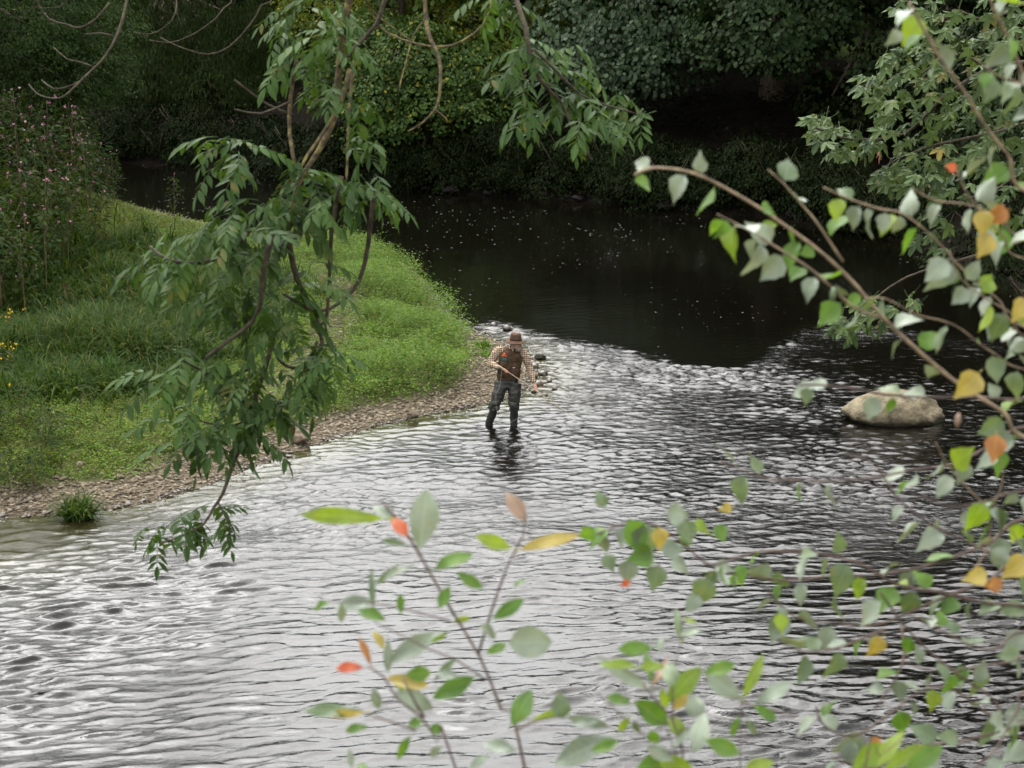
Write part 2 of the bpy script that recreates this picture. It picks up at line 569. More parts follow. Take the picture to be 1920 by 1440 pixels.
def water_material():
    m, N, L = nmat('river_water')
    tc = N.new('ShaderNodeTexCoord')
    at = N.new('ShaderNodeAttribute'); at.attribute_name = 'flow'
    sep = N.new('ShaderNodeSeparateColor'); L.new(at.outputs['Color'], sep.inputs[0])
    hsum = None
    for sc, amp, ch, det, dist in [((6.0, 13.0, 1.0), 0.0100, 1, 3.5, 0.9), ((15.0, 30.0, 1.0), 0.0046, 1, 2.5, 0.6)]:
        mp = N.new('ShaderNodeMapping'); mp.inputs['Scale'].default_value = sc
        mp.inputs['Rotation'].default_value = (0, 0, 0.12)
        L.new(tc.outputs['Object'], mp.inputs['Vector'])
        nz = N.new('ShaderNodeTexNoise'); nz.inputs['Scale'].default_value = 1.0; nz.inputs['Detail'].default_value = det; nz.inputs['Distortion'].default_value = dist
        L.new(mp.outputs[0], nz.inputs['Vector'])
        mu = N.new('ShaderNodeMath'); mu.operation = 'MULTIPLY'; mu.inputs[1].default_value = amp
        L.new(nz.outputs['Fac'], mu.inputs[0])
        mu2 = N.new('ShaderNodeMath'); mu2.operation = 'MULTIPLY'
        L.new(mu.outputs[0], mu2.inputs[0]); L.new(sep.outputs[ch], mu2.inputs[1])
        if hsum is None: hsum = mu2.outputs[0]
        else:
            ad = N.new('ShaderNodeMath'); ad.operation = 'ADD'
            L.new(hsum, ad.inputs[0]); L.new(mu2.outputs[0], ad.inputs[1]); hsum = ad.outputs[0]
    bp = N.new('ShaderNodeBump'); bp.inputs['Distance'].default_value = 1.0; bp.inputs['Strength'].default_value = 1.0
    L.new(hsum, bp.inputs['Height'])
    col = N.new('ShaderNodeMixRGB'); col.inputs['Color1'].default_value = (0.0022, 0.0019, 0.0012, 1); col.inputs['Color2'].default_value = (0.030, 0.029, 0.010, 1)
    L.new(sep.outputs[2], col.inputs['Fac'])
    b = N.new('ShaderNodeBsdfPrincipled')
    b.inputs['Roughness'].default_value = 0.09
    b.inputs['IOR'].default_value = 1.42
    L.new(col.outputs[0], b.inputs['Base Color']); L.new(bp.outputs[0], b.inputs['Normal'])
    o = N.new('ShaderNodeOutputMaterial'); L.new(b.outputs[0], o.inputs['Surface'])
    return m


wxs = grid_axis([(-95, -30, 6), (-30, -9.5, 0.6), (-9.5, 10.5, 0.045), (10.5, 24, 0.5)])
wys = grid_axis([(1, 16, 1.0), (16, 28, 0.024), (28, 38, 0.036), (38, 46, 0.06), (46, 78, 0.25), (78, 112, 4)])
V, F, fl = grid_mesh(wxs, wys, water_fn)
me = new_mesh('river', V, F, water_material(), True)
ca = me.color_attributes.new('flow', 'FLOAT_COLOR', 'POINT')
ca.data.foreach_set('color', fl.astype(np.float32).ravel())
river = tag(link('river', me), kind='structure')

# ================================================================== TREES BEYOND AND BESIDE THE RIVER
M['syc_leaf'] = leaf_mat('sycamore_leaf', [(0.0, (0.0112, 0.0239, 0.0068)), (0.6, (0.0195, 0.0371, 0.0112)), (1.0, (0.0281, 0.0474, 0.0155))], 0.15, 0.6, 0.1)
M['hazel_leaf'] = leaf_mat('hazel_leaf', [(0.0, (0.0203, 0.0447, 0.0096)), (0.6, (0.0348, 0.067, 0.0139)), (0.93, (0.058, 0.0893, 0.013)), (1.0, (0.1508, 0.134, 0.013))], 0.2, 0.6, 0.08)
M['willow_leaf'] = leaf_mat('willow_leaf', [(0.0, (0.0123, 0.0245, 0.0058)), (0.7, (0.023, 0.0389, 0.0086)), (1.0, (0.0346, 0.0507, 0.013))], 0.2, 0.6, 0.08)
M['lit_sycamore'] = leaf_mat('lit_sycamore_leaf', [(0.0, (0.016, 0.032, 0.012)), (0.6, (0.028, 0.050, 0.020)), (1.0, (0.042, 0.066, 0.030))], 0.18, 0.5, 0.16)  # lit copy of the sycamore leaf: brightness put into its colour
M['dark_leaf'] = leaf_mat('dark_leaf', [(0.0, (0.0049, 0.0101, 0.0024)), (1.0, (0.0092, 0.0154, 0.0036))], 0.05, 0.7, 0.04)  # near-black foliage, woodland shade put into the leaf colour
M['elm_leaf'] = leaf_mat('elm_leaf', [(0.0, (0.0149, 0.0321, 0.0071)), (0.7, (0.0293, 0.0555, 0.0111)), (1.0, (0.0451, 0.073, 0.0159))], 0.2, 0.6, 0.08)
M['lime_leaf'] = leaf_mat('lime_leaf', [(0.0, (0.0454, 0.0784, 0.0121)), (0.6, (0.0713, 0.1069, 0.0146)), (0.9, (0.1102, 0.1283, 0.0146)), (1.0, (0.1944, 0.1639, 0.0146))], 0.3, 0.6, 0.1)


def crown_arrays(lobes, leaf, cover=1.0, per=26, droop=0.5, tv=RHOMB_V, tf=RHOMB_F, spray=0.5, flat=0.8, rng=RNG, hollow=0.62):
    """Leaves of a crown: leafy sprays spread through the outer part of each lobe (cx,cy,cz,rx,ry,rz)."""
    Vs, Fs, off = [], [], 0
    for (cx, cy, cz, rx, ry, rz) in lobes:
        area = 4 * math.pi * ((rx * ry) ** 1.6 / 3 + (rx * rz) ** 1.6 / 3 + (ry * rz) ** 1.6 / 3) ** (1 / 1.6)
        ns = int(cover * area / (spray * spray * 1.2)) + 4
        d = norm(rng.normal(size=(ns, 3)))
        rad = hollow + (1.06 - hollow) * rng.random(ns) ** 0.7
        bumps = 0.86 + 0.28 * rng.random(ns)
        c = np.array([cx, cy, cz]) + d * np.array([rx, ry, rz]) * (rad * bumps)[:, None]
        out = norm(d * np.array([1, 1, 0.35]) + rng.normal(0, .25, (ns, 3)))
        up = np.array([0, 0, 1.0])
        # plane of the spray: hangs outward and down
        axis = norm(out * [1, 1, 0] + np.array([0, 0, -droop]) * (0.5 + rng.random((ns, 1))))
        nrm = norm(up * flat + d * 0.55 + rng.normal(0, .22, (ns, 3)))
        X, Y, Z = axes_from(axis, nrm)
        k = per
        u = rng.normal(0, 0.42, (ns, k)) * spray
        w = (rng.random((ns, k)) - 0.35) * spray * 1.5
        h = rng.normal(0, 0.05, (ns, k)) * spray - 0.25 * (w / spray) ** 2 * spray * droop
        p = c[:, None] + X[:, None] * u[..., None] + Y[:, None] * w[..., None] + Z[:, None] * h[..., None]
        ld = norm(Y[:, None] + X[:, None] * (u / spray * 1.1)[..., None] + np.array([0, 0, -droop * 0.8]) + rng.normal(0, .3, (ns, k, 3)))
        ln = norm(Z[:, None] + rng.normal(0, .32, (ns, k, 3)))
        p = p.reshape(-1, 3); ld = ld.reshape(-1, 3); ln = ln.reshape(-1, 3)
        X, Y, Z = axes_from(ld, ln)
        s = leaf * (0.65 + 0.6 * rng.random(len(p)))[:, None]
        v, f = scatter(tv, tf, p, X * s, Y * s, Z * s)
        Vs.append(v); Fs.append(f + off); off += len(v)
    return np.concatenate(Vs), np.concatenate(Fs)


def limb_mesh(name, base, lobes, r0, m, sides=7, rng=random):
    """Trunk-to-lobe limbs as one mesh."""
    mb = MB()
    b = np.array(base, dtype=float)
    for (cx, cy, cz, *_r) in lobes:
        c = np.array([cx, cy, cz])
        mid = b * 0.5 + c * 0.5 + np.array([rng.uniform(-.3, .3), rng.uniform(-.3, .3), rng.uniform(0.1, 0.6)])
        pts = smooth_path([b, mid, c], n=5)
        mb.add(*tube(pts, [r0, r0 * 0.55, r0 * 0.2], sides, knots=0.06))
    return mb.mesh(name, m)


def make_tree(name, label, foot, top, lobes, high, leaf, lm, trunk_r=0.28, group=None, cat='tree', **kw):
    """A tree of the place: trunk, limbs and a crown of leafy lobes. `high` are lobes above the picture."""
    x, y, z = foot
    t = empty(name, (x, y, z), label, cat, group)
    rel = lambda L: [(a - x, b - y, c - z, r1, r2, r3) for (a, b, c, r1, r2, r3) in L]
    lo, hi = rel(lobes), rel(high)
    tx, ty, tz = top[0] - x, top[1] - y, top[2] - z
    pts = smooth_path([(0, 0, -0.5), (0.05 * tx + random.uniform(-.15, .15), 0.05 * ty, 0.3 * tz), (0.4 * tx, 0.4 * ty, 0.65 * tz), (tx, ty, tz)], n=6)
    mb = MB(); mb.add(*tube(pts, [trunk_r * 1.35, trunk_r, trunk_r * .75, trunk_r * .3], 10, knots=0.05))
    link('trunk', mb.mesh('trunk', M['bark']), t)
    fork = pts[int(len(pts) * 0.45)]
    link('limbs', limb_mesh('limbs', fork, (lo + hi)[:14], trunk_r * 0.42, M['bark']), t)
    if lo:
        v, f = crown_arrays(lo, leaf, **kw)
        link('crown', new_mesh('crown', v, f, lm), t)
    if hi:
        k2 = dict(kw); k2['cover'] = 0.75; k2['per'] = 18; k2['spray'] = kw.get('spray', 0.5) * 2.0
        v, f = crown_arrays(hi, leaf * 2.2, **k2)
        link('upper_crown', new_mesh('upper_crown', v, f, lm), t)
    return t


def lobe(px, py, y, r, rz=None, ry=None):
    """A lobe seen at that spot of the photo at distance y; r in photo pixels."""
    p = at_y(px, py, y)
    k = y / FPX
    rr = r * k
    return (p.x, p.y, p.z, rr, ry if ry else rr * 0.9, (rz * k if rz else rr * 0.8))


def foot_at(px, y):
    p = at_y(px, 500, y)
    return (p.x, y, land_z(p.x, y))


def hi_lobes(x, y, z0, z1, r, n):
    out = []
    for i in range(n):
        t = (i + 0.5) / n
        a = i * 2.4 + random.random()
        rr = r * (1.0 - 0.45 * t)
        out.append((x + 0.55 * r * math.cos(a), y + 0.55 * r * math.sin(a), z0 + (z1 - z0) * t, rr * 0.8, rr * 0.8, rr * 0.6))
    return out


# willow over the far inlet, upper left centre
f = foot_at(330, 84)
make_tree('willow_tree', 'drooping narrow leaved willow arching over the dark far inlet', f, (f[0], 83, 11), [
    lobe(250, 70, 79, 95), lobe(345, 60, 78, 100), lobe(430, 90, 78, 95), lobe(300, 140, 77, 78), lobe(395, 165, 76, 72), lobe(465, 165, 77, 60), lobe(240, 150, 78, 62), lobe(500, 60, 79, 85), lobe(330, 195, 77, 40), lobe(275, 190, 77, 40), lobe(500, 150, 79, 50), lobe(180, 60, 81, 80)],
    hi_lobes(f[0] - .5, 79, 9.5, 14, 4.2, 7) + [(f[0] + dx, 73.5, 10.0, 2.6, 2.2, 1.5) for dx in (-4, -1, 2, 5)], 0.17, M['willow_leaf'], droop=1.3, tv=LANCE_V, spray=0.5, per=34, cover=1.6, flat=0.5)

# hazel and sycamore clump at the centre
f = foot_at(760, 72)
make_tree('hazel_tree', 'round leaved hazel with yellowing sprays leaning over the far bank', f, (f[0], 71, 8), [
    lobe(700, 90, 67, 90), lobe(790, 110, 66, 95), lobe(870, 150, 66, 90), lobe(720, 180, 65.5, 72), lobe(800, 200, 65, 62), lobe(690, 245, 65.5, 46), lobe(745, 225, 65, 45), lobe(880, 215, 65, 55), lobe(640, 160, 67, 70), lobe(930, 180, 66, 60), lobe(715, 275, 66, 28)],
    hi_lobes(f[0], 70, 7.5, 11.5, 3.2, 4), 0.12, M['hazel_leaf'], 0.2, tv=BROAD_V, tf=BROAD_F, spray=0.42, per=18, cover=1.35, droop=0.6)
f = foot_at(880, 76)
make_tree('lime_tree', 'pale yellow green tree showing behind the hazel at centre', f, (f[0], 75, 9), [
    lobe(880, 60, 71, 80), lobe(950, 70, 71, 75), lobe(820, 50, 72, 75), lobe(900, 115, 70, 60), lobe(750, 20, 73, 70), lobe(660, 40, 73, 70), lobe(590, 30, 74, 70), lobe(1000, 40, 72, 60)],
    hi_lobes(f[0], 73, 8.5, 13.5, 3.2, 5), 0.11, M['lime_leaf'], 0.2, tv=BROAD_V, tf=BROAD_F, spray=0.42, per=17, cover=1.1, droop=0.6)
f = foot_at(985, 66)
make_tree('hanging_bush', 'fine leaved dark bush hanging down to the far waterline', f, (f[0], 65, 4.2), [
    lobe(960, 270, 63.5, 48), lobe(1000, 235, 64, 50), lobe(950, 310, 63, 28), lobe(1010, 290, 63.5, 30), lobe(975, 335, 62.8, 17), lobe(1035, 250, 64, 35), lobe(925, 250, 63.8, 35)],
    [], 0.075, M['dark_leaf'], 0.09, cat='bush', spray=0.3, per=26, cover=1.3, droop=1.0)

# the big sycamores of the right far bank
f = foot_at(1170, 71)
make_tree('sycamore_tree', 'sycamore with layered sprays coloured as lit beyond the pool', f, (f[0], 70, 12), [
    lobe(1080, 40, 66, 85), lobe(1160, 70, 65, 95), lobe(1240, 50, 65, 95), lobe(1150, 140, 64, 62), lobe(1220, 120, 64, 65), lobe(1050, 110, 65, 60), lobe(1300, 110, 65.5, 52), lobe(1110, 110, 64, 58)],
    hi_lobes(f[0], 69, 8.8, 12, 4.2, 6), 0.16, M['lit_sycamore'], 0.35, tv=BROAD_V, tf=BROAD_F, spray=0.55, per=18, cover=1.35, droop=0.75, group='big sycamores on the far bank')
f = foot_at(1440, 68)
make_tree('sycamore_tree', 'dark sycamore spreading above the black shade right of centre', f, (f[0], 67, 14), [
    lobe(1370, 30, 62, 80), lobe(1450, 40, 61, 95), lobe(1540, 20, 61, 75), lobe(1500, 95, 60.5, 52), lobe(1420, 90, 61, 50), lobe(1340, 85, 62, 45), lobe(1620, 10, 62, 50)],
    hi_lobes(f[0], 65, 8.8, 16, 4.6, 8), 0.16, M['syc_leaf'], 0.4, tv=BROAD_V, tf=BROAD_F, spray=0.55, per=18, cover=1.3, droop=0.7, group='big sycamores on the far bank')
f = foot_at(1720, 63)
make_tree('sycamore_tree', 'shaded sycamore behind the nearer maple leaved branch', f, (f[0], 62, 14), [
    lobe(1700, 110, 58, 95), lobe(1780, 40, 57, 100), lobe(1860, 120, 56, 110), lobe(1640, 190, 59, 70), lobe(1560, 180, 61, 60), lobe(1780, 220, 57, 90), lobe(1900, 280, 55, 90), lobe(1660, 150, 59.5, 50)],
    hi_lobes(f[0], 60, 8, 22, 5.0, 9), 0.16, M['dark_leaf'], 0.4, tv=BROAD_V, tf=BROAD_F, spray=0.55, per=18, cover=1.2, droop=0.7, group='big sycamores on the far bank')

# the tree of the left bank
f = foot_at(-120, 52)
make_tree('elm_tree', 'shady elm leaning over the flowering left bank', f, (f[0] + .5, 51, 12), [
    lobe(40, 40, 50, 130), lobe(140, 40, 51, 110), lobe(90, 130, 50, 95), lobe(165, 120, 51, 75), lobe(30, 180, 50, 85), lobe(135, 205, 50.5, 46), lobe(185, 50, 53, 80), lobe(60, 235, 51, 42), lobe(170, 175, 51, 34), lobe(-60, 120, 51, 140), lobe(-80, 230, 51, 90)],
    hi_lobes(f[0] + 3.0, 51, 10.8, 19, 5.4, 12), 0.085, M['elm_leaf'], 0.35, spray=0.42, per=38, cover=1.5, droop=0.55)  # unseen upper lobes, shifted and thickened to darken the water's reflections

f = foot_at(-30, 49)
make_tree('shadow_bush', 'dark shrub added as the shadow under the elm at the far left edge', f, (f[0], 49, f[2] + 3), [lobe(-10, 300, 48, 70), lobe(40, 275, 48.5, 55), lobe(-30, 400, 47.5, 75), lobe(15, 360, 47.8, 45), lobe(90, 262, 49, 40), lobe(10, 440, 46, 40), lobe(-20, 480, 45, 50), lobe(130, 250, 49.5, 26), lobe(50, 320, 48, 34)], [], 0.09, M['dark_leaf'], 0.10, cat='bush', spray=.35, per=26, cover=1.2)  # added near-black bush standing for the shadow under the elm

# low dark scrub, added to blacken the shade under the big trees
def scrub(px, y, r, label):
    p = at_y(px, 500, y); z = land_z(p.x, y)
    t = empty('scrub_bush', (p.x, y, z), label, 'bush', 'dark scrub added under the far trees')
    lobes = [(random.uniform(-r, r) * .6, random.uniform(-.5, .5), .25 + .5 * i * r / 3, r * .75, r * .6, r * .5) for i in range(4)]
    v, f = crown_arrays(lobes, 0.11, cover=1.1, per=20, spray=0.4, droop=0.7)
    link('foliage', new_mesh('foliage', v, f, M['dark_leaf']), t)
    mb = MB()
    for k in range(5):
        a = k * 1.3
        mb.add(*tube([(0, 0, -.2), (.3 * math.cos(a) * r, .3 * math.sin(a) * r, .5 * r), (.7 * math.cos(a) * r, .7 * math.sin(a) * r, r)], [.03, .02, .006], 5))
    link('stems', mb.mesh('stems', M['bark']), t)


for i in range(44):
    px = 90 + i * 37 + random.uniform(-20, 20)
    q = gxy(px, float(np.interp(px, [0, 170, 390, 500, 600, 700, 900, 1050, 1200, 1400, 1600, 1760], [296, 303, 313, 322, 343, 352, 366, 374, 390, 404, 434, 470])))[1]
    scrub(px, q + random.uniform(.25, 1.7), random.uniform(.8, 1.7), 'dark scrub added under the far trees, ' + ('left of the hazel clump' if px < 640 else 'under the hazel clump' if px < 1050 else 'in the black shade under the sycamores'))

# dark back row along the wooded bank (copies share their meshes)
def back_tree(label, x, y, s, src=None, rz=0.0):
    if src is None:
        t = empty('bank_tree', (x, y, land_z(x, y)), label, 'tree', 'trees of the dark back row')
        pts = smooth_path([(0, 0, -0.6), (0.1, 0.05, 4), (-0.1, 0, 9)], n=5)
        mb = MB(); mb.add(*tube(pts, [0.36, 0.26, 0.1], 9, knots=0.05))
        link('trunk', mb.mesh('trunk', M['bark']), t)
        lobes = [(1.6 * math.cos(a) * (1 - 0.05 * i), 1.6 * math.sin(a), 1.8 + i * 0.75, 2.0, 2.0, 1.4) for i, a in enumerate(np.arange(13) * 2.4)]
        v, f = crown_arrays(lobes, 0.24, cover=0.9, per=18, spray=0.7, tv=BROAD_V, tf=BROAD_F, droop=0.6, hollow=0.3)
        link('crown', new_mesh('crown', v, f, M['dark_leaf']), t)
    else:
        t = src.copy(); COL.objects.link(t)
        t.location = (x, y, land_z(x, y)); t['label'] = label
        for c in src.children:
            cc = c.copy(); COL.objects.link(cc); cc.parent = t
    t.rotation_euler = (0, 0, rz); t.scale = (s, s, s)
    return t


bt = None
BACK = [(-200, 95), (-60, 93), (80, 96), (200, 90), (320, 92), (440, 91), (560, 88), (650, 84), (760, 81), (870, 83), (980, 79), (1080, 79), (1180, 80), (1290, 77), (1400, 76), (1465, 78), (1705, 74), (1760, 72), (1840, 69), (1960, 66), (2090, 62), (2250, 58),
        (0, 106), (260, 104), (520, 101), (820, 94), (1050, 92), (1260, 90), (1420, 88), (1760, 86), (1900, 82), (2060, 76)]
for i, (px, y) in enumerate(BACK):
    p = at_y(px, 500, y)
    s = (0.85 + 0.3 * random.random()) * (0.78 if 520 < px < 1120 else 0.9 if px < 1450 else 1.15)
    zone = 'behind the far willow' if px < 520 else 'behind the hazel clump' if px < 1050 else 'behind the big sycamores' if px < 1600 else 'behind the maple leaved branch'
    t = back_tree('dark tree on the shaded far bank, ' + zone, p.x, y, s, bt, random.uniform(0, 6.28))
    if bt is None: bt = t
# tall trees of the right bank beside the picture: they darken the water on the right
for i, (x, y, s) in enumerate([(20.5, 50, 1.7), (22.5, 43, 1.8), (24, 36, 1.8), (24.5, 29, 1.6), (-19, 41, 1.5), (-22, 33, 1.5), (-24, 46, 1.4)]):
    t = back_tree('tall tree of the %s bank at the water edge, outside the view' % ('right' if x > 0 else 'left'), x, y, s, bt, random.uniform(0, 6.28))
    t['group'] = 'tall trees beside the river'

# ================================================================== THE SHINGLE
def stone_mesh(name, m, seed, sub=1, rough=0.22, flat=0.6, longer=1.35):
    rng = random.Random(seed)
    bm = bmesh.new()
    bmesh.ops.create_icosphere(bm, subdivisions=sub, radius=0.5)
    off = Vector((rng.uniform(-9, 9), rng.uniform(-9, 9), rng.uniform(-9, 9)))
    for v in bm.verts:
        k = 1 + rough * noise.noise(v.co * 2.2 + off) * 1.6 + (rough * 0.5 * noise.noise(v.co * 6 + off) if sub > 1 else 0)
        v.co *= k
        v.co.x *= longer; v.co.z *= flat
    me = bpy.data.meshes.new(name)
    bm.to_mesh(me); bm.free()
    me.materials.append(m)
    me.polygons.foreach_set('use_smooth', np.ones(len(me.polygons), dtype=bool))
    me.update()
    return me


M['stone'] = noise_mat('dry_stone', (0.095, 0.079, 0.055), (0.215, 0.178, 0.125), 9, 0.9, 0.2, 0.004, 60, per_island=0.38)
M['wet_stone'] = noise_mat('wet_stone', (0.045, 0.037, 0.028), (0.11, 0.09, 0.065), 9, 0.35, 0.5, 0.004, 60, per_island=0.4)
M['boulder'] = noise_mat('boulder', (0.05, 0.044, 0.03), (0.15, 0.127, 0.083), 4.2, 0.92, 0.12, 0.06, 9, detail=10, c3=(0.235, 0.20, 0.135))
def wet_foot(m, z0, z1):
    nt = m.node_tree; N, L = nt.nodes, nt.links
    b = next(n for n in N if n.type == 'BSDF_PRINCIPLED'); src = b.inputs['Base Color'].links[0].from_socket
    g = N.new('ShaderNodeNewGeometry'); sp = N.new('ShaderNodeSeparateXYZ'); L.new(g.outputs['Position'], sp.inputs[0])
    nz = N.new('ShaderNodeTexNoise'); nz.inputs['Scale'].default_value = 3.0; L.new(g.outputs['Position'], nz.inputs['Vector'])
    ad = N.new('ShaderNodeMath'); ad.operation = 'MULTIPLY_ADD'; ad.inputs[1].default_value = -0.22; L.new(nz.outputs['Fac'], ad.inputs[0]); L.new(sp.outputs['Z'], ad.inputs[2])
    mp = N.new('ShaderNodeMapRange'); mp.inputs['From Min'].default_value = z0; mp.inputs['From Max'].default_value = z1; L.new(ad.outputs[0], mp.inputs['Value'])
    mx = N.new('ShaderNodeMixRGB'); mx.inputs['Color1'].default_value = (0.018, 0.017, 0.010, 1); L.new(mp.outputs['Result'], mx.inputs['Fac']); L.new(src, mx.inputs['Color2'])
    L.new(mx.outputs[0], b.inputs['Base Color'])


wet_foot(M['boulder'], -0.06, 0.03)
M['brown_rock'] = noise_mat('brown_rock', (0.085, 0.062, 0.045), (0.17, 0.13, 0.095), 5, 0.9, 0.2, 0.03, 14)
M['far_stone'] = noise_mat('far_stone', (0.02, 0.016, 0.012), (0.05, 0.04, 0.03), 5, 0.9, 0.15, 0.03, 14)
M['dark_rock'] = noise_mat('dark_rock', (0.006, 0.005, 0.0045), (0.022, 0.018, 0.015), 3, 0.85, 0.2, 0.03, 9, per_island=0.5)

ico = stone_mesh('stone_form', M['stone'], 1, 1)
def ico_arrays(seed):
    me_ = stone_mesh('tmp', M['stone'], seed, 0 if False else 1, 0.3)
    bmx = bmesh.new(); bmx.from_mesh(me_); bmesh.ops.triangulate(bmx, faces=bmx.faces)
    v = np.array([tuple(q.co) for q in bmx.verts]); f = np.array([[q.index for q in fc.verts] for fc in bmx.faces])
    bmx.free(); bpy.data.meshes.remove(me_)
    return v, f
def blocky(seed):
    """12-corner pebble, 20 triangles."""
    rng = random.Random(seed)
    bmx = bmesh.new(); bmesh.ops.create_icosphere(bmx, subdivisions=1, radius=0.5)
    v = np.array([tuple(q.co * rng.uniform(0.75, 1.25)) for q in bmx.verts]) * [1.3, 1.0, 0.55]
    f = np.array([[q.index for q in fc.verts] for fc in bmx.faces]); bmx.free()
    return v, f
bpy.data.meshes.remove(ico)

N_ST = 30000
sx = RNG.uniform(-11, 2.0, N_ST * 3); sy = RNG.uniform(25, 45, N_ST * 3)
sd_, bk_ = river_sd(sx, sy)
gw = gravel_width(sx, sy)
keep = (bk_ == 2) & (sd_ > -0.30) & (sd_ < gw + 0.35 * RNG.random(len(sx)) ** 2 * 2)
path1 = np.array([gxy(*q) for q in [(600, 530), (640, 600), (610, 680), (560, 730), (470, 790)]])
path2 = np.array([gxy(*q) for q in [(300, 655), (270, 720), (235, 765)]])
def near_path(x, y, path, w):
    b = np.full(np.shape(x), 1e9)
    for i in range(len(path) - 1):
        ax, ay = path[i]; dx, dy = path[i + 1] - path[i]
        t = np.clip(((x - ax) * dx + (y - ay) * dy) / (dx * dx + dy * dy), 0, 1)
        b = np.minimum(b, np.hypot(x - ax - t * dx, y - ay - t * dy))
    return sstep(w, 0.25 * w, b + 0.5 * w * (fnoise(x, y, 1.8, 61) - 0.5))
pm = near_path(sx, sy, path1, 0.75) * 0.5 + near_path(sx, sy, path2, 0.55) * 0.5
keep |= (bk_ == 2) & (sd_ > 0.5) & (pm > RNG.random(len(sx)) * 1.2)
sx, sy, sd_ = sx[keep][:N_ST], sy[keep][:N_ST], sd_[keep][:N_ST]
hz, _, _ = land_h(sx, sy)
size = 0.028 + 0.075 * RNG.random(len(sx)) ** 2.2
size = np.where(RNG.random(len(sx)) < 0.03, size * 1.5, size) * 0.85
ang = RNG.uniform(0, 6.28, len(sx)); tiltx = RNG.normal(0, .22, len(sx)); tilty = RNG.normal(0, .22, len(sx))
Xa = np.stack([np.cos(ang), np.sin(ang), tiltx], 1); Za = norm(np.stack([-tiltx, -tilty, np.ones_like(ang)], 1))
Xa = norm(Xa); Ya = np.cross(Za, Xa)
pos = np.stack([sx, sy, np.maximum(hz, -0.03) + size * 0.14], 1)
order = np.argsort(-size)
single = order[:300]
rest = order[300:]
dry = sd_ > 0.10 + 0.08 * RNG.random(len(sd_))
forms = [blocky(s) for s in range(6)]
for nm, msk, mm in (('gravel', dry, M['stone']), ('wet_gravel', ~dry, M['wet_stone'])):
    Vs, Fs, off = [], [], 0
    ids = rest[msk[rest]]
    for k, (bv, bf) in enumerate(forms):
        q = ids[k::6]
        v, f = scatter(bv, bf, pos[q], Xa[q] * size[q][:, None], Ya[q] * size[q][:, None], Za[q] * size[q][:, None])
        Vs.append(v); Fs.append(f + off); off += len(v)
    g = link(nm, new_mesh(nm, np.concatenate(Vs), np.concatenate(Fs), mm, True))
    tag(g, 'pale shingle along the river edge' if nm == 'gravel' else 'wet dark shingle at the waterline', 'gravel', kind='stuff')
st_meshes = {True: [stone_mesh('stone', M['stone'], s, 2, 0.3, 0.5) for s in range(5)], False: [stone_mesh('stone', M['wet_stone'], s + 9, 2, 0.3, 0.5) for s in range(4)]}
for i in single:
    o = link('stone', random.choice(st_meshes[bool(dry[i])]), riverbank, Vector(pos[i]))
    s = size[i] * 0.95
    o.matrix_local = Matrix.Translation(Vector(pos[i])) @ Matrix((tuple(Xa[i]), tuple(Ya[i]), tuple(Za[i]))).transposed().to_4x4() @ Matrix.Diagonal((s, s, s, 1))


def rock(name, label, px, py, w, d, h, m, seed, z=0.0, rough=0.28, group=None, rz=0.0, cat='rock', sub=4, peak=None, sink=0.25):
    p = G(px, py, z)
    rng = random.Random(seed)
    bm = bmesh.new(); bmesh.ops.create_icosphere(bm, subdivisions=sub, radius=0.5)
    off = Vector((rng.uniform(-9, 9), rng.uniform(-9, 9), rng.uniform(-9, 9)))
    for v in bm.verts:
        n = v.co.normalized()
        k = 1 + rough * noise.noise(n * 1.3 + off) * 1.3 + rough * .45 * noise.noise(n * 3.5 + off) + rough * .18 * noise.noise(n * 9 + off)
        # facets
        for a in range(3):
            pl = Vector((math.cos(a * 2.1 + seed), math.sin(a * 2.1 + seed), 0.4 + 0.2 * a)).normalized()
            dd = n.dot(pl)
            if dd > 0.86: k = min(k, 0.88 / dd)
        v.co = n * 0.5 * k
        if peak: v.co.z *= 1 + peak[1] * math.exp(-((v.co.x - peak[0]) / 0.22) ** 2) * (1 if v.co.z > 0 else 0)
        v.co.x *= w; v.co.y *= d; v.co.z *= h
    me = bpy.data.meshes.new(name); bm.to_mesh(me); bm.free()
    me.materials.append(m); me.polygons.foreach_set('use_smooth', np.ones(len(me.polygons), dtype=bool)); me.update()
    o = link(name, me, None, p + Vector((0, 0, h * (0.5 - sink))))
    o.rotation_euler = (0, 0, rz)
    return tag(o, label, cat, group)


rock('boulder', 'big pale buff boulder standing in the river on the right', 1674, 786, 1.74, 1.1, 0.80, M['boulder'], 12, 0.0, 0.16, peak=(0.10, 0.12), sink=0.40)
rock('rock', 'brown flat sided rock on the shingle under the ash branch', 562, 826, 0.36, 0.34, 0.26, M['brown_rock'], 3, 0.08, 0.3, rz=0.5)
rock('rock', 'pale rounded rock at the edge of the green growth', 774, 781, 0.22, 0.18, 0.15, M['stone'], 8, 0.08, 0.25)
rock('rock', 'small dark wet rock breaking the water behind the angler', 1012, 672, 0.24, 0.2, 0.12, M['dark_rock'], 9, 0.0, 0.25)
for i, (px, py, w) in enumerate([(1000, 690, .24), (1018, 703, .20), (996, 708, .26), (1010, 722, .20), (1002, 735, .16), (1030, 715, .14), (1040, 730, .13), (1022, 742, .12), (925, 612, .2), (950, 618, .24)]):
    rock('rock', 'dark wet stone in the shallows beside the angler', px, py, w, w * .8, w * .6, M['wet_stone'], 20 + i, 0.0, 0.25, 'dark wet stones in the shallows', random.random() * 3, sub=3)
far_rocks = [(845, 350, .75, 'pale flat stone at the foot of the far bank'), (1110, 360, .8, 'brown stone at the foot of the far bank under the ash spray'), (1405, 372, .7, 'grey stone low on the far bank by the birch branch')]
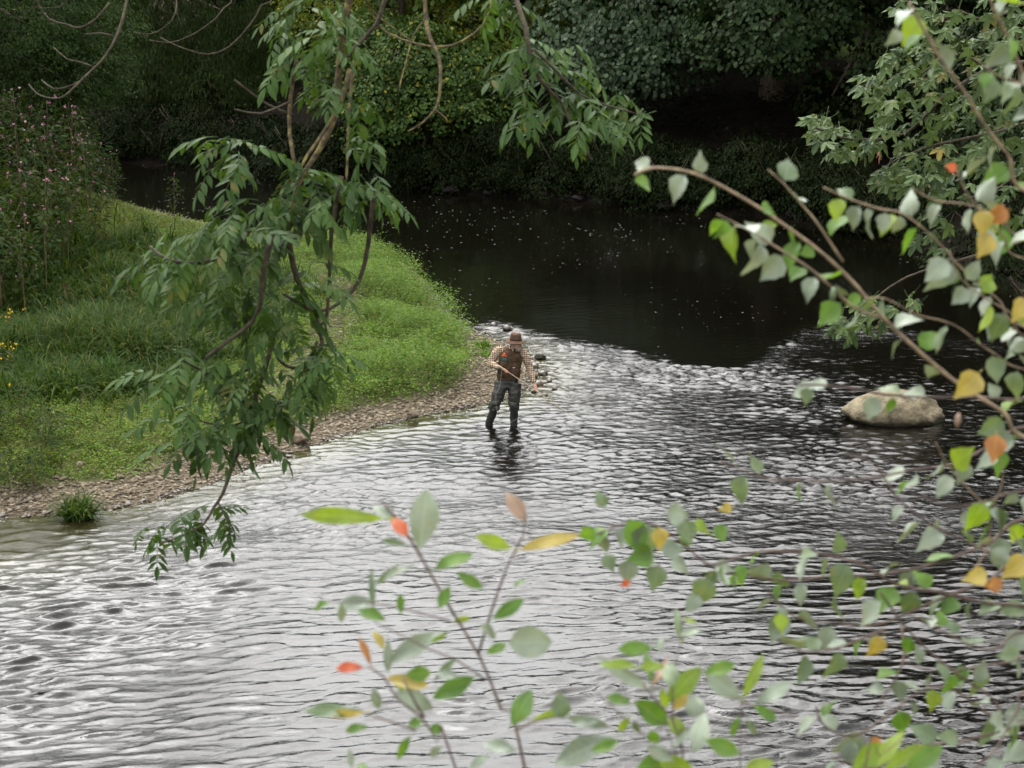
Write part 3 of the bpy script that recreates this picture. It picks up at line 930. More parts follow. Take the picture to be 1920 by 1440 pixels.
for i, (px, py, w, lb) in enumerate(far_rocks):
    rock('rock', lb, px, py, w, .5, .3, M['far_stone'], 40 + i, 0.15, 0.3, rz=.2, sub=3)
for i in range(46):
    px = 560 + i * 24 + random.uniform(-10, 10)
    q = np.interp(px, [500, 600, 700, 900, 1050, 1200, 1400, 1600, 1760], [320, 342, 351, 365, 373, 388, 402, 432, 468])
    w = random.uniform(.25, .8)
    rock('rock', 'dark wet rock along the shaded foot of the far bank, ' + ('below the hazel clump' if px < 930 else 'below the sycamores' if px < 1330 else 'behind the birch branch'), px, q - random.uniform(1, 22), w, w * .8, w * .4, M['dark_rock'], 60 + i, 0.1, 0.5, 'dark rocks along the far waterline', random.random() * 3, sub=3)

# ================================================================== LOW GROWTH OF THE GRASSY POINT
M['cover'] = leaf_mat('ground_cover_leaf', [(0.0, (0.0504, 0.105, 0.0134)), (0.5, (0.084, 0.1638, 0.0185)), (0.88, (0.126, 0.2016, 0.0252)), (1.0, (0.168, 0.1596, 0.0504))], 0.42, 0.6, 0.12)
M['cover_dull'] = leaf_mat('dull_cover_leaf', [(0.0, (0.0546, 0.0897, 0.0109)), (0.5, (0.0975, 0.1443, 0.0156)), (0.88, (0.1404, 0.1716, 0.025)), (1.0, (0.156, 0.1326, 0.0468))], 0.40, 0.6, 0.12)
M['grass'] = leaf_mat('grass_blade', [(0.0, (0.0177, 0.0411, 0.0071)), (0.6, (0.034, 0.0688, 0.0122)), (0.9, (0.0612, 0.0935, 0.0183)), (1.0, (0.1156, 0.1085, 0.0306))], 0.38, 0.6, 0.07)
M['tussock'] = leaf_mat('tussock_blade', [(0.0, (0.0188, 0.0474, 0.0082)), (0.7, (0.0351, 0.0774, 0.0129)), (0.95, (0.0782, 0.1204, 0.0234)), (1.0, (0.172, 0.1548, 0.0528))], 0.38, 0.6, 0.07)
M['straw'] = leaf_mat('straw_grass', [(0.0, (0.10, 0.13, 0.03)), (0.6, (0.16, 0.17, 0.04)), (1.0, (0.24, 0.20, 0.07))], 0.3, 0.5, 0.3)


TALL = [(*gxy(180, 690), 1.5), (*gxy(380, 600), 1.3), (*gxy(50, 630), 1.7), (*gxy(250, 580), 1.2)]


def cover_points(n, x0, x1, y0, y1):
    x = RNG.uniform(x0, x1, n); y = RNG.uniform(y0, y1, n)
    sd, bk = river_sd(x, y)
    w = gravel_width(x, y)
    clump = fnoise(x, y, 1.1, 71)
    pth = near_path(x, y, path1, 0.75) * 0.9 + near_path(x, y, path2, 0.95) * 1.1
    tall = np.zeros_like(x)
    for (tx, ty, tr) in TALL:
        tall = np.maximum(tall, np.exp(-((x - tx) / tr) ** 2 - ((y - ty) / (tr * 1.7)) ** 2))
    d = (1 - 0.85 * np.clip(tall * 1.4 - .2, 0, 1)) * sstep(w - 0.15, w + 0.5, sd + 0.5 * (clump - 0.5)) * (1 - np.clip(pth, 0, 1) * 0.93)
    k = (bk == 2) & (RNG.random(n) < d)
    # what the camera could see, with room to step aside
    fr = np.abs(x + 0.8) < 0.31 * y + 2.0
    return x[k & fr], y[k & fr], sd[k & fr], clump[k & fr]


def leafy_cover(name, label, x, y, hgt, per, leaf, m, tv=RHOMB_V, tf=RHOMB_F, spread=0.10):
    hz, _, _ = land_h(x, y)
    n = len(x)
    p = np.repeat(np.stack([x, y, hz], 1), per, axis=0)
    t = RNG.random(n * per) ** 0.7
    hh = np.repeat(hgt, per) * (0.15 + 0.85 * t)
    p = p + np.stack([RNG.normal(0, spread, n * per) * (0.5 + t), RNG.normal(0, spread, n * per) * (0.5 + t), hh], 1)
    a = RNG.uniform(0, 6.28, n * per)
    d = np.stack([np.cos(a), np.sin(a), RNG.normal(0.05, 0.4, n * per)], 1)
    nn = norm(np.stack([RNG.normal(0, .35, n * per), RNG.normal(-.1, .35, n * per), np.ones(n * per)], 1))
    X, Y, Z = axes_from(d, nn)
    s = (leaf * (0.6 + 0.8 * RNG.random(n * per)))[:, None]
    v, f = scatter(tv, tf, p, X * s, Y * s, Z * s)
    return tag(link(name, new_mesh(name, v, f, m)), label, 'ground cover', kind='stuff')


x, y, sd, cl = cover_points(60000, -13, 2.0, 26, 58)
lush = sstep(-5.0, -1.6, x + 0.12 * (y - 34)) * sstep(0.3, 0.55, cl + 0.1) 
pick = RNG.random(len(x)) < (0.25 + 0.75 * lush)
h_ = (0.12 + 0.55 * lush * sstep(0.25, 0.75, cl))
leafy_cover('ground_cover', 'bright low leafy plants covering the point', x[pick], y[pick], h_[pick], 13, 0.052, M['cover'])
leafy_cover('dull_ground_cover', 'duller low leafy plants on the trodden bank', x[~pick], y[~pick], 0.05 + 0.08 * cl[~pick], 10, 0.042, M['cover_dull'])

BLADE_V = np.array([(-0.5, 0, 0), (0.5, 0, 0), (0.5, 0.40, -0.03), (-0.5, 0.40, -0.03), (0.36, 0.72, -0.16), (-0.36, 0.72, -0.16), (0.0, 0.90, -0.46)], dtype=float)
BLADE_F = np.array([(0, 1, 2), (0, 2, 3), (3, 2, 4), (3, 4, 5), (5, 4, 6)])


def blades(x, y, z, hgt, wid, lean=0.55):
    n = len(x)
    a = RNG.uniform(0, 6.28, n)
    l = np.abs(RNG.normal(lean, 0.4, n))
    d = norm(np.stack([np.cos(a) * l, np.sin(a) * l, np.ones(n)], 1))
    nn = norm(np.stack([-np.cos(a), -np.sin(a), l], 1) + RNG.normal(0, .25, (n, 3)))
    X, Y, Z = axes_from(d, nn)
    # droop: the tip bends outward
    hx = hgt[:, None]
    return scatter(BLADE_V, BLADE_F, np.stack([x, y, z], 1), X * wid[:, None], Y * hx, Z * hx)


def grass_field(name, label, n, cx, cy, sxy, hgt, m, wid=0.014, lean=0.55):
    r = RNG.normal(size=(n, 2)) * np.array(sxy)
    x = cx + r[:, 0]; y = cy + r[:, 1]
    sd, bk = river_sd(x, y)
    k = (bk == 2) & (sd > 0.9)
    x, y = x[k], y[k]
    # tussocks: blades gather round scattered centres
    nc = max(8, len(x) // 90)
    cxs = cx + RNG.normal(size=nc) * sxy[0] * 1.05; cys = cy + RNG.normal(size=nc) * sxy[1] * 1.05
    pick = RNG.integers(0, nc, len(x))
    tus = RNG.random(len(x)) < 0.7
    big = 0.10 + 0.12 * RNG.random(nc)
    x = np.where(tus, cxs[pick] + RNG.normal(size=len(x)) * big[pick], x); y = np.where(tus, cys[pick] + RNG.normal(size=len(x)) * big[pick], y)
    sd, bk = river_sd(x, y)
    k = (bk == 2) & (sd > 0.9)
    x, y = x[k], y[k]
    z, _, _ = land_h(x, y)
    hh = hgt * (0.5 + 0.8 * RNG.random(len(x))) * (0.55 + 0.9 * fnoise(x, y, 0.9, 81))
    v, f = blades(x, y, z, hh, wid * (0.7 + .8 * RNG.random(len(x))), lean)
    return tag(link(name, new_mesh(name, v, f, m)), label, 'grass', kind='stuff')


gx, gy = gxy(180, 715); grass_field('tall_grass', 'tall dull grass mound on the left bank', 24000, gx, gy, (1.0, 1.7), 0.62, M['grass'], 0.022, 0.75)
gx, gy = gxy(370, 610); grass_field('reedy_grass', 'tall grass behind the hanging ash branch', 16000, gx, gy, (0.95, 1.6), 0.62, M['grass'], 0.022, 0.75)
gx, gy = gxy(265, 478); grass_field('yellow_grass', 'yellowed grass beside the flowering plants', 6000, gx, gy, (1.1, 3.0), 0.24, M['straw'], 0.02, 0.6)
gx, gy = gxy(40, 640); grass_field('rough_grass', 'rough grass at the foot of the flowering plants', 15000, gx, gy, (1.5, 2.2), 0.5, M['grass'], 0.022, 0.75)
x, y, sd, cl = cover_points(16000, -13, 2.0, 26, 58)
z, _, _ = land_h(x, y)
v, f = blades(x, y, z, 0.12 + 0.2 * RNG.random(len(x)) * cl, 0.012 + 0.006 * RNG.random(len(x)), 0.4)
tag(link('grass', new_mesh('grass', v, f, M['grass'])), 'thin grass growing through the low plants', 'grass', kind='stuff')


def grass_clump(label, px, py, z, r, hgt, n, m, group=None):
    p = G(px, py, z)
    a = RNG.uniform(0, 6.28, n); rr = r * np.sqrt(RNG.random(n)) * 0.5
    v, f = blades(np.cos(a) * rr, np.sin(a) * rr, np.zeros(n) - .02, hgt * (0.5 + 0.7 * RNG.random(n)), 0.014 + 0.010 * RNG.random(n), 0.7)
    return tag(link('grass_tuft', new_mesh('grass_tuft', v, f, m), None, p), label, 'grass tuft', group)


grass_clump('green grass tuft alone on the shingle by the water, far left', 147, 968, 0.03, 0.42, 0.42, 520, M['grass'])
grass_clump('grass tuft at the shaded side of the point above the path', 640, 520, 0.3, 0.5, 0.4, 400, M['grass'])
grass_clump('small tuft on the shingle behind the angler', 905, 650, 0.1, 0.3, 0.22, 160, M['cover'])
grass_clump('light green tuft on the shingle near the angler elbow', 912, 668, 0.1, 0.3, 0.2, 160, M['cover'])
for i, (px, py) in enumerate([(1, 700), (60, 690), (100, 740), (150, 690), (210, 690), (260, 640), (330, 590), (430, 590), (470, 630), (380, 650), (300, 560), (240, 600), (30, 770), (90, 640), (180, 640), (120, 760), (200, 740), (350, 640), (410, 560), (450, 540), (270, 690), (60, 720), (160, 590), (330, 540), (250, 540), (290, 620)]):
    grass_clump('arching tussock of tall grass on the left bank', px, py, 0.45, random.uniform(.4, .75), random.uniform(.6, 1.0), 420, M['tussock'], 'tussocks of tall grass')

# ================================================================== FLOWERING PLANTS
M['balsam_leaf'] = leaf_mat('balsam_leaf', [(0.0, (0.0176, 0.0332, 0.0083)), (0.6, (0.0277, 0.0554, 0.0113)), (0.92, (0.0454, 0.0721, 0.017)), (1.0, (0.0806, 0.0554, 0.0189))], 0.36, 0.6, 0.07)
M['balsam_stem'] = noise_mat('balsam_stem', (0.10, 0.06, 0.045), (0.14, 0.12, 0.05), 9, 0.6, 0.3)
M['pink_petal'] = leaf_mat('pink_petal', [(0.0, (0.288, 0.104, 0.176)), (0.6, (0.416, 0.192, 0.272)), (1.0, (0.528, 0.36, 0.4))], 0.3, 0.6, 0.2, tint=(1, .8, .9))
M['yellow_petal'] = leaf_mat('yellow_petal', [(0.0, (0.60, 0.38, 0.02)), (1.0, (0.72, 0.50, 0.03))], 0.2, 0.6, 0.2)


def herb_meshes(seed, hgt, nleaf, leaf, fl, petal):
    rng = np.random.default_rng(seed)
    mb = MB()
    top = np.array([rng.normal(0, .12), rng.normal(0, .12), hgt])
    main = smooth_path([(0, 0, -0.1), (top[0] * .2, top[1] * .5, hgt * .5), tuple(top)], n=5)
    mb.add(*tube(main, [0.014, 0.010, 0.004], 5))
    tips = [top]
    for i in range(5):
        b = main[int(len(main) * (0.35 + 0.1 * i))] if int(len(main) * (0.35 + 0.1 * i)) < len(main) else main[-2]
        a = rng.uniform(0, 6.28)
        tip = b + np.array([math.cos(a) * .28, math.sin(a) * .28, .38 * hgt * .6])
        mb.add(*tube(smooth_path([b, (b + tip) / 2 + [0, 0, -.05], tip], n=4), [0.007, 0.003], 4))
        tips.append(tip)
    stem = mb.mesh('stem', M['balsam_stem'])
    t = 0.12 + 0.88 * rng.random(nleaf) ** 0.8
    a = rng.uniform(0, 6.28, nleaf)
    r = (0.08 + 0.34 * rng.random(nleaf)) * (1.15 - 0.6 * t)
    p = np.stack([top[0] * t + np.cos(a) * r, top[1] * t + np.sin(a) * r, hgt * t], 1)
    d = np.stack([np.cos(a), np.sin(a), rng.normal(-.25, .35, nleaf)], 1)
    X, Y, Z = axes_from(d, norm(np.stack([rng.normal(0, .4, nleaf), rng.normal(0, .4, nleaf), np.ones(nleaf)], 1)))
    s = (leaf * (0.6 + .7 * rng.random(nleaf)))[:, None]
    v, f = scatter(RHOMB_V * [0.8, 1, 1], RHOMB_F, p, X * s, Y * s, Z * s)
    foliage = new_mesh('foliage', v, f, M['balsam_leaf'])
    ps = np.concatenate([tp + rng.normal(0, .05, (fl, 3)) for tp in tips])
    ps = ps[rng.random(len(ps)) < 0.42]
    k = 4
    pp = np.repeat(ps, k, axis=0); n = len(pp)
    d = norm(rng.normal(size=(n, 3)) + [0, -.3, .2])
    X, Y, Z = axes_from(d, norm(rng.normal(size=(n, 3))))
    s = (0.036 * (0.7 + .6 * rng.random(n)))[:, None]
    v, f = scatter(BROAD_V, BROAD_F, pp, X * s, Y * s, Z * s)
    flowers = new_mesh('blossoms', v, f, petal)
    return stem, foliage, flowers


BAL = [herb_meshes(s, h, 150, 0.15, 3, M['pink_petal']) for s, h in ((1, 1.75), (2, 2.05), (3, 1.5), (4, 1.9))]


def herb(name, label, cat, x, y, ms, s=1.0, group=None):
    t = empty(name, (x, y, land_z(x, y)), label, cat, group)
    for nm, me_ in zip(('stem', 'foliage', 'blossoms'), ms):
        link(nm, me_, t)
    t.rotation_euler = (0, 0, random.uniform(0, 6.28)); t.scale = (s, s, s)
    return t


rows = []
for py in (436, 446, 458, 472, 488, 505, 524, 546, 570, 596, 622):
    xmax = np.interp(py, [436, 450, 490, 540, 590, 622], [215, 222, 218, 185, 120, 60])
    for px in np.arange(-110, xmax, 40):
        rows.append((px + random.uniform(-15, 15), py + random.uniform(-6, 6)))
for px, py in rows:
    g = G(px, py, 0.5)
    herb('balsam_plant', 'pink flowered balsam in the tangled stand on the left bank', 'flowering plant', g.x, g.y, random.choice(BAL), random.uniform(0.95, 1.3) * (0.62 if px > 185 else 0.82 if px > 150 else 1.0), 'pink flowered balsam stand')
for px, py, s, lb in [(330, 470, 0.62, 'lone pink balsam behind the hanging ash branch, by the far water'), (405, 480, .5, 'short pink balsam half hidden by the ash branch'), (150, 520, .85, 'pink balsam at the right edge of the stand beside yellowed grass')]:
    g = G(px, py, 0.4)
    herb('balsam_plant', lb, 'flowering plant', g.x, g.y, random.choice(BAL), s)
RAG = [herb_meshes(s, h, 60, 0.10, 5, M['yellow_petal']) for s, h in ((11, .8), (12, .7))]
for i, (px, py, lb) in enumerate([(35, 730, 'yellow flowered ragwort among the tall grass at far left'), (35, 660, 'small yellow flowered ragwort below the pink balsams'), (5, 780, 'yellow flowered ragwort at the left edge above the bright weeds')]):
    g = G(px, py, 0.4)
    herb('ragwort', lb, 'flowering plant', g.x, g.y, RAG[i % 2], random.uniform(.75, .9))
# leafy weeds at the left edge
WEED = herb_meshes(21, 0.9, 260, 0.10, 1, M['cover'])
for i, (px, py) in enumerate([(0, 850), (40, 830), (75, 870), (20, 900), (60, 900), (-40, 860), (100, 850), (-20, 820)]):
    g = G(px, py, 0.3)
    t = empty('weed', (g.x, g.y, land_z(g.x, g.y)), 'leafy green weed in the patch at the left edge', 'plant', 'leafy weeds at the left edge')
    link('stem', WEED[0], t); link('foliage', WEED[1], t)
    s = random.uniform(.6, .85); t.scale = (s, s, s); t.rotation_euler = (0, 0, random.random() * 6)

# docks gone to brown seed, sticks on the shingle
M['dock_seed'] = leaf_mat('dock_seed', [(0.0, (0.05, 0.024, 0.014)), (1.0, (0.12, 0.065, 0.035))], 0.1, 0.8, 0.1)
DOCK = [herb_meshes(s, h, 34, 0.13, 12, M['dock_seed']) for s, h in ((31, .85), (32, .7))]
for i, (px, py, lb) in enumerate([(128, 628, 'brown seeded dock standing in the tall grass below the balsams'), (205, 560, 'brown seeded dock at the right edge of the balsam stand'), (262, 628, 'brown seeded dock beside the bare soil path'), (330, 560, 'brown seeded dock left of the hanging ash branch'), (690, 560, 'small brown dock on the green point right of the hanging branch'), (150, 800, 'small brown dock in the low plants near the left shingle')]):
    g = G(px, py, 0.35)
    herb('dock_plant', lb, 'wild plant', g.x, g.y, DOCK[i % 2], random.uniform(.6, .9) * (.6 if i > 3 else 1))
M['driftwood'] = noise_mat('driftwood', (0.03, 0.025, 0.02), (0.11, 0.09, 0.07), 12, 0.9, 0.1, 0.01, 40)
for (p0, p1, r, lb) in [((30, 946), (105, 938), .022, 'dark stick lying on the mud at the far left waterline'), ((10, 962), (80, 956), .016, 'thin dark stick at the left waterline'), ((205, 935), (262, 925), .014, 'short pale stick on the left shingle'), ((430, 880), (470, 862), .014, 'short stick on the shingle under the ash branch')]:
    a, b = G(*p0, .05), G(*p1, .06)
    mb = MB(); mb.add(*tube(smooth_path([a, a.lerp(b, .4) + Vector((0, .05, .03)), b], n=5), [r, r * .8, r * .4], 7, knots=.15))
    k = a.lerp(b, .5); mb.add(*tube([k, k + Vector((.12, .10, .05))], [r * .5, r * .2], 5))
    tag(link('stick', mb.mesh('stick', M['driftwood'])), lb, 'stick')

# shaded undergrowth of the far bank
n = 16000
x = RNG.uniform(-30, 26, n); y = RNG.uniform(46, 92, n)
sd, bk = river_sd(x, y)
k = (bk == 1) & (sd > 0.3) & (sd < 9) & (fnoise(x, y, .5, 91) > 0.42)
x, y = x[k], y[k]
leafy_cover('undergrowth', 'dark undergrowth on the shaded far bank', x, y, 0.2 + .6 * fnoise(x, y, .8, 93), 8, 0.15, M['dark_leaf'], spread=0.22)

# ================================================================== FOAM FLECKS ON THE POOL
M['foam'] = noise_mat('foam', (0.12, 0.12, 0.115), (0.26, 0.26, 0.25), 50, 0.9, 0.1)
n = 34000
x = RNG.uniform(-15, 13, n); y = RNG.uniform(17, 76, n)
chop, fine, shal, glide, rif = chop_fields(x, y)
sd, bk = river_sd(x, y)
lanes = fnoise(x * 0.8, y * 0.5, 0.5, 95)
pool = 1 - rif
prob = pool * sstep(0.42, 0.68, lanes) * 0.22 + rif * 0.05 * sstep(.5, .7, lanes)
k = (sd < -0.25) & (RNG.random(n) < prob)
x, y = x[k], y[k]
s = (0.0025 + 0.006 * RNG.random(len(x)) ** 3) * (1 + 0.012 * (y - 20))
a = np.linspace(0, 2 * math.pi, 7)[:-1]
hexv = np.stack([np.cos(a) * 3.4, np.sin(a) * 1.6, np.zeros(6)], 1)
hexv = np.vstack([hexv, [(0, 0, 0.45)]])
hexf = np.array([(i, (i + 1) % 6, 6) for i in range(6)])
zz, _ = water_fn(x, y)
th = RNG.normal(0.1, .2, len(x))
X = np.stack([np.cos(th), np.sin(th), 0 * th], 1); Y = np.stack([-np.sin(th), np.cos(th), 0 * th], 1); Z = np.tile([0, 0, 1.0], (len(x), 1))
v, f = scatter(hexv, hexf, np.stack([x, y, zz + 0.004], 1), X * s[:, None], Y * s[:, None], Z * s[:, None])
tag(link('foam', new_mesh('foam', v, f, M['foam'])), 'white foam flecks drifting on the dark pool', 'foam', kind='stuff')

# ================================================================== THE ANGLER
def cloth_mat(name, c1, c2, scale, rough=0.9, bump=0.006, bscale=None, spec=0.15):
    return noise_mat(name, c1, c2, scale, rough, spec, bump, bscale)


M['skin'] = noise_mat('skin', (0.40, 0.20, 0.14), (0.50, 0.28, 0.20), 14, 0.55, 0.35, 0.002, 60)
M['vest'] = cloth_mat('vest_cloth', (0.046, 0.028, 0.017), (0.085, 0.053, 0.032), 9, bump=0.02, bscale=14)
M['wader'] = cloth_mat('wader_rubber', (0.018, 0.019, 0.016), (0.05, 0.052, 0.044), 5, 0.5, 0.022, 9, 0.35)
M['boot'] = cloth_mat('boot_rubber', (0.014, 0.014, 0.012), (0.03, 0.031, 0.027), 7, 0.4, 0.006, 16, 0.45)
M['hat'] = cloth_mat('hat_felt', (0.06, 0.036, 0.024), (0.10, 0.062, 0.042), 11, 0.95, 0.006, 26)
M['band'] = cloth_mat('hat_band', (0.05, 0.032, 0.022), (0.07, 0.045, 0.03), 20)
M['beard'] = noise_mat('grey_hair', (0.14, 0.12, 0.10), (0.34, 0.30, 0.26), 60, 0.8, 0.3, 0.01, 90)
M['red'] = noise_mat('red_fly', (0.42, 0.05, 0.02), (0.55, 0.10, 0.03), 60, 0.7)
M['teal'] = noise_mat('teal_pad', (0.02, 0.06, 0.055), (0.04, 0.10, 0.09), 40, 0.8)
M['steel'] = noise_mat('steel', (0.45, 0.45, 0.44), (0.6, 0.6, 0.58), 30, 0.35, 0.6)
M['eye'] = noise_mat('eye', (0.02, 0.015, 0.012), (0.03, 0.02, 0.015), 30, 0.2, 0.5)


def plaid_mat():
    m, N, L = nmat('plaid_shirt')
    tc = N.new('ShaderNodeTexCoord')
    def band(direction, scale, thr):
        w = N.new('ShaderNodeTexWave'); w.wave_type = 'BANDS'; w.bands_direction = direction
        w.inputs['Scale'].default_value = scale; w.inputs['Distortion'].default_value = 0.8; w.inputs['Detail'].default_value = 1
        L.new(tc.outputs['Object'], w.inputs['Vector'])
        t = N.new('ShaderNodeMapRange'); t.inputs['From Min'].default_value = thr; t.inputs['From Max'].default_value = thr + 0.2
        L.new(w.outputs['Fac'], t.inputs['Value']); return t.outputs['Result']
    base = (0.125, 0.075, 0.045); red = (0.075, 0.028, 0.02); cream = (0.58, 0.49, 0.36)
    c = None
    def mix(f, a, b, k):
        mu = N.new('ShaderNodeMath'); mu.operation = 'MULTIPLY'; mu.inputs[1].default_value = k; L.new(f, mu.inputs[0])
        x = N.new('ShaderNodeMixRGB'); L.new(mu.outputs[0], x.inputs['Fac'])
        if isinstance(a, tuple): x.inputs['Color1'].default_value = (*a, 1)
        else: L.new(a, x.inputs['Color1'])
        x.inputs['Color2'].default_value = (*b, 1); return x.outputs[0]
    c = mix(band('Z', 9.0, 0.55), base, red, 0.75)
    c = mix(band('X', 9.0, 0.55), c, red, 0.6)
    c = mix(band('Z', 9.0, 0.76), c, cream, 0.75)
    c = mix(band('X', 10.0, 0.76), c, cream, 0.8)
    b = N.new('ShaderNodeBsdfPrincipled'); b.inputs['Roughness'].default_value = 0.9; b.inputs['Specular IOR Level'].default_value = 0.15
    L.new(c, b.inputs['Base Color'])
    nz = N.new('ShaderNodeTexNoise'); nz.inputs['Scale'].default_value = 16; L.new(tc.outputs['Object'], nz.inputs['Vector'])
    bp = N.new('ShaderNodeBump'); bp.inputs['Distance'].default_value = 0.02; L.new(nz.outputs['Fac'], bp.inputs['Height']); L.new(bp.outputs[0], b.inputs['Normal'])
    o = N.new('ShaderNodeOutputMaterial'); L.new(b.outputs[0], o.inputs['Surface'])
    return m


M['plaid'] = plaid_mat()


class Solid(MB):
    """Closed lofted shapes that a voxel remesh joins into one continuous surface."""
    def limb(self, pts, radii, sides=14, squash=1.0):
        self.add(*tube(smooth_path(pts, n=6), radii, sides, squash)); return self
    def loft(self, secs, sides=24):
        """secs: (x, y, z, rx, ry, yaw)"""
        p = np.array(secs, dtype=float)
        n = 4 * (len(p) - 1) + 1
        t = np.linspace(0, len(p) - 1, n)
        q = np.stack([np.interp(t, np.arange(len(p)), p[:, k]) for k in range(6)], 1)
        V, F = [], []
        for (x, y, z, rx, ry, yaw) in q:
            for k in range(sides):
                a = 2 * math.pi * k / sides
                u, w = rx * math.cos(a), ry * math.sin(a)
                V.append((x + u * math.cos(yaw) - w * math.sin(yaw), y + u * math.sin(yaw) + w * math.cos(yaw), z))
        for i in range(n - 1):
            for k in range(sides):
                k2 = (k + 1) % sides
                F.append((i * sides + k, i * sides + k2, (i + 1) * sides + k2, (i + 1) * sides + k))
        F.append(tuple(range(sides - 1, -1, -1))); F.append(tuple((n - 1) * sides + k for k in range(sides)))
        self.add(V, F); return self
    def ball(self, c, r, rot=None, seg=20):
        r = (r, r, r) if not isinstance(r, tuple) else r
        bm = bmesh.new(); bmesh.ops.create_uvsphere(bm, u_segments=seg, v_segments=seg // 2, radius=1.0)
        V = []
        for v in bm.verts:
            q = Vector((v.co.x * r[0], v.co.y * r[1], v.co.z * r[2]))
            if rot is not None: q = rot @ q
            V.append(tuple(q + Vector(c)))
        F = [tuple(v.index for v in f.verts) for f in bm.faces]; bm.free()
        self.add(V, F); return self
    def build(self, name, m, parent, voxel=0.008, smooth=4, folds=0.0, fscale=9.0, wrinkle=None):
        me = self.mesh('tmp_solid', m)
        o = bpy.data.objects.new('tmp_solid', me); COL.objects.link(o)
        r = o.modifiers.new('r', 'REMESH'); r.mode = 'VOXEL'; r.voxel_size = voxel
        s = o.modifiers.new('s', 'SMOOTH'); s.iterations = smooth; s.factor = 0.5
        dg = bpy.context.evaluated_depsgraph_get(); dg.update()
        out = bpy.data.meshes.new_from_object(o.evaluated_get(dg))
        out.name = name
        bpy.data.objects.remove(o); bpy.data.meshes.remove(me)
        n = len(out.vertices)
        if folds:
            co = np.zeros(n * 3); out.vertices.foreach_get('co', co); co = co.reshape(-1, 3)
            no = np.zeros(n * 3); out.vertices.foreach_get('normal', no); no = no.reshape(-1, 3)
            a = np.array([noise.noise(Vector((x * fscale, y * fscale, z * fscale * 1.5))) + 0.5 * noise.noise(Vector((x * fscale * 2.3, y * fscale * 2.3, z * fscale * 3.4 + 5))) for x, y, z in co])
            if wrinkle is not None: a = a * wrinkle(co)
            co = co + no * (a * folds)[:, None]
            out.vertices.foreach_set('co', co.ravel())
        out.materials.clear(); out.materials.append(m)
        out.polygons.foreach_set('material_index', np.zeros(len(out.polygons), dtype=np.int32))
        out.polygons.foreach_set('use_smooth', np.ones(len(out.polygons), dtype=bool))
        out.update()
        return link(name, out, parent)


man_at = G(947, 797, 0.0)
man = empty('person', man_at, 'angler in brown hat, fishing vest and dark waders standing in the shallows', 'person')

SH_R, EL_R, WR_R, HA_R = (-0.125, 0.03, 1.375), (-0.245, -0.02, 1.13), (-0.10, -0.22, 1.085), (-0.015, -0.27, 1.075)
SH_L, EL_L, WR_L, HA_L = (0.325, 0.02, 1.335), (0.435, -0.01, 1.055), (0.515, -0.16, 0.80), (0.545, -0.20, 0.715)
ROD_A = Vector((-0.02, -0.285, 1.085)); ROD_B = Vector((0.56, -0.235, 0.675)); ROD_T = Vector((1.34, -0.19, 0.10))
HIP_R, KN_R, AN_R = (-0.05, 0.0, 0.79), (-0.17, -0.06, 0.42), (-0.285, 0.04, -0.02)
HIP_L, KN_L, AN_L = (0.165, 0.0, 0.79), (0.165, -0.04, 0.41), (0.155, 0.02, -0.02)
HEAD = Vector((0.195, -0.07, 1.50))
YAW = math.radians(60)
hrot = Matrix.Rotation(YAW, 3, 'Z') @ Matrix.Rotation(math.radians(3), 3, 'X')


def hd(x, y, z):
    """A point of the head, in its own turned frame (face towards -y)."""
    return HEAD + hrot @ Vector((x, y, z))


# --- body: one continuous surface
b = Solid()
b.loft([(0.055, 0.0, 0.76, .135, .10, 0), (0.06, 0, 0.92, .14, .10, .05), (0.085, 0, 1.12, .165, .11, .1), (0.10, 0.01, 1.28, .175, .105, .12), (0.105, 0.02, 1.36, .15, .085, .12), (0.12, 0.01, 1.41, .07, .06, .12)])
b.limb([(0.12, 0.01, 1.36), (0.155, -0.02, 1.43), tuple(hd(0, 0.02, -0.03))], [.062, .058, .058])
b.ball(hd(0, 0.012, 0.035), (0.074, 0.092, 0.088), hrot)
b.ball(hd(0, -0.025, -0.045), (0.058, 0.066, 0.070), hrot)
b.ball(hd(0, -0.052, -0.090), (0.034, 0.034, 0.026), hrot)
b.limb([hd(0, -0.083, 0.018), hd(0, -0.102, -0.018), hd(0, -0.108, -0.032)], [.009, .013, .016], 10)
b.ball(hd(0, -0.094, -0.036), (0.021, 0.013, 0.010), hrot)
for s in (-1, 1):
    b.ball(hd(0.032 * s, -0.079, 0.026), (0.024, 0.013, 0.009), hrot)      # brow
    b.ball(hd(0.040 * s, -0.066, -0.018), (0.020, 0.018, 0.020), hrot)     # cheek
    b.ball(hd(0.076 * s, 0.012, -0.005), (0.010, 0.020, 0.032), hrot)      # ear
b.ball(hd(0, -0.084, -0.062), (0.026, 0.012, 0.007), hrot)
for S, E, W in ((SH_R, EL_R, WR_R), (SH_L, EL_L, WR_L)):
    b.limb([S, tuple(np.array(S) * .5 + np.array(E) * .5), E, tuple(np.array(E) * .5 + np.array(W) * .5), W], [.058, .050, .043, .038, .027])
for Hh, K, A in ((HIP_R, KN_R, AN_R), (HIP_L, KN_L, AN_L)):
    b.limb([Hh, tuple(np.array(Hh) * .5 + np.array(K) * .5), K, tuple(np.array(K) * .5 + np.array(A) * .5), A], [.070, .074, .058, .055, .04])
    b.limb([A, (A[0], A[1] - .02, -0.09), (A[0] + (-.03 if A[0] < 0 else .02), A[1] - 0.17, -0.115)], [.045, .045, .03])


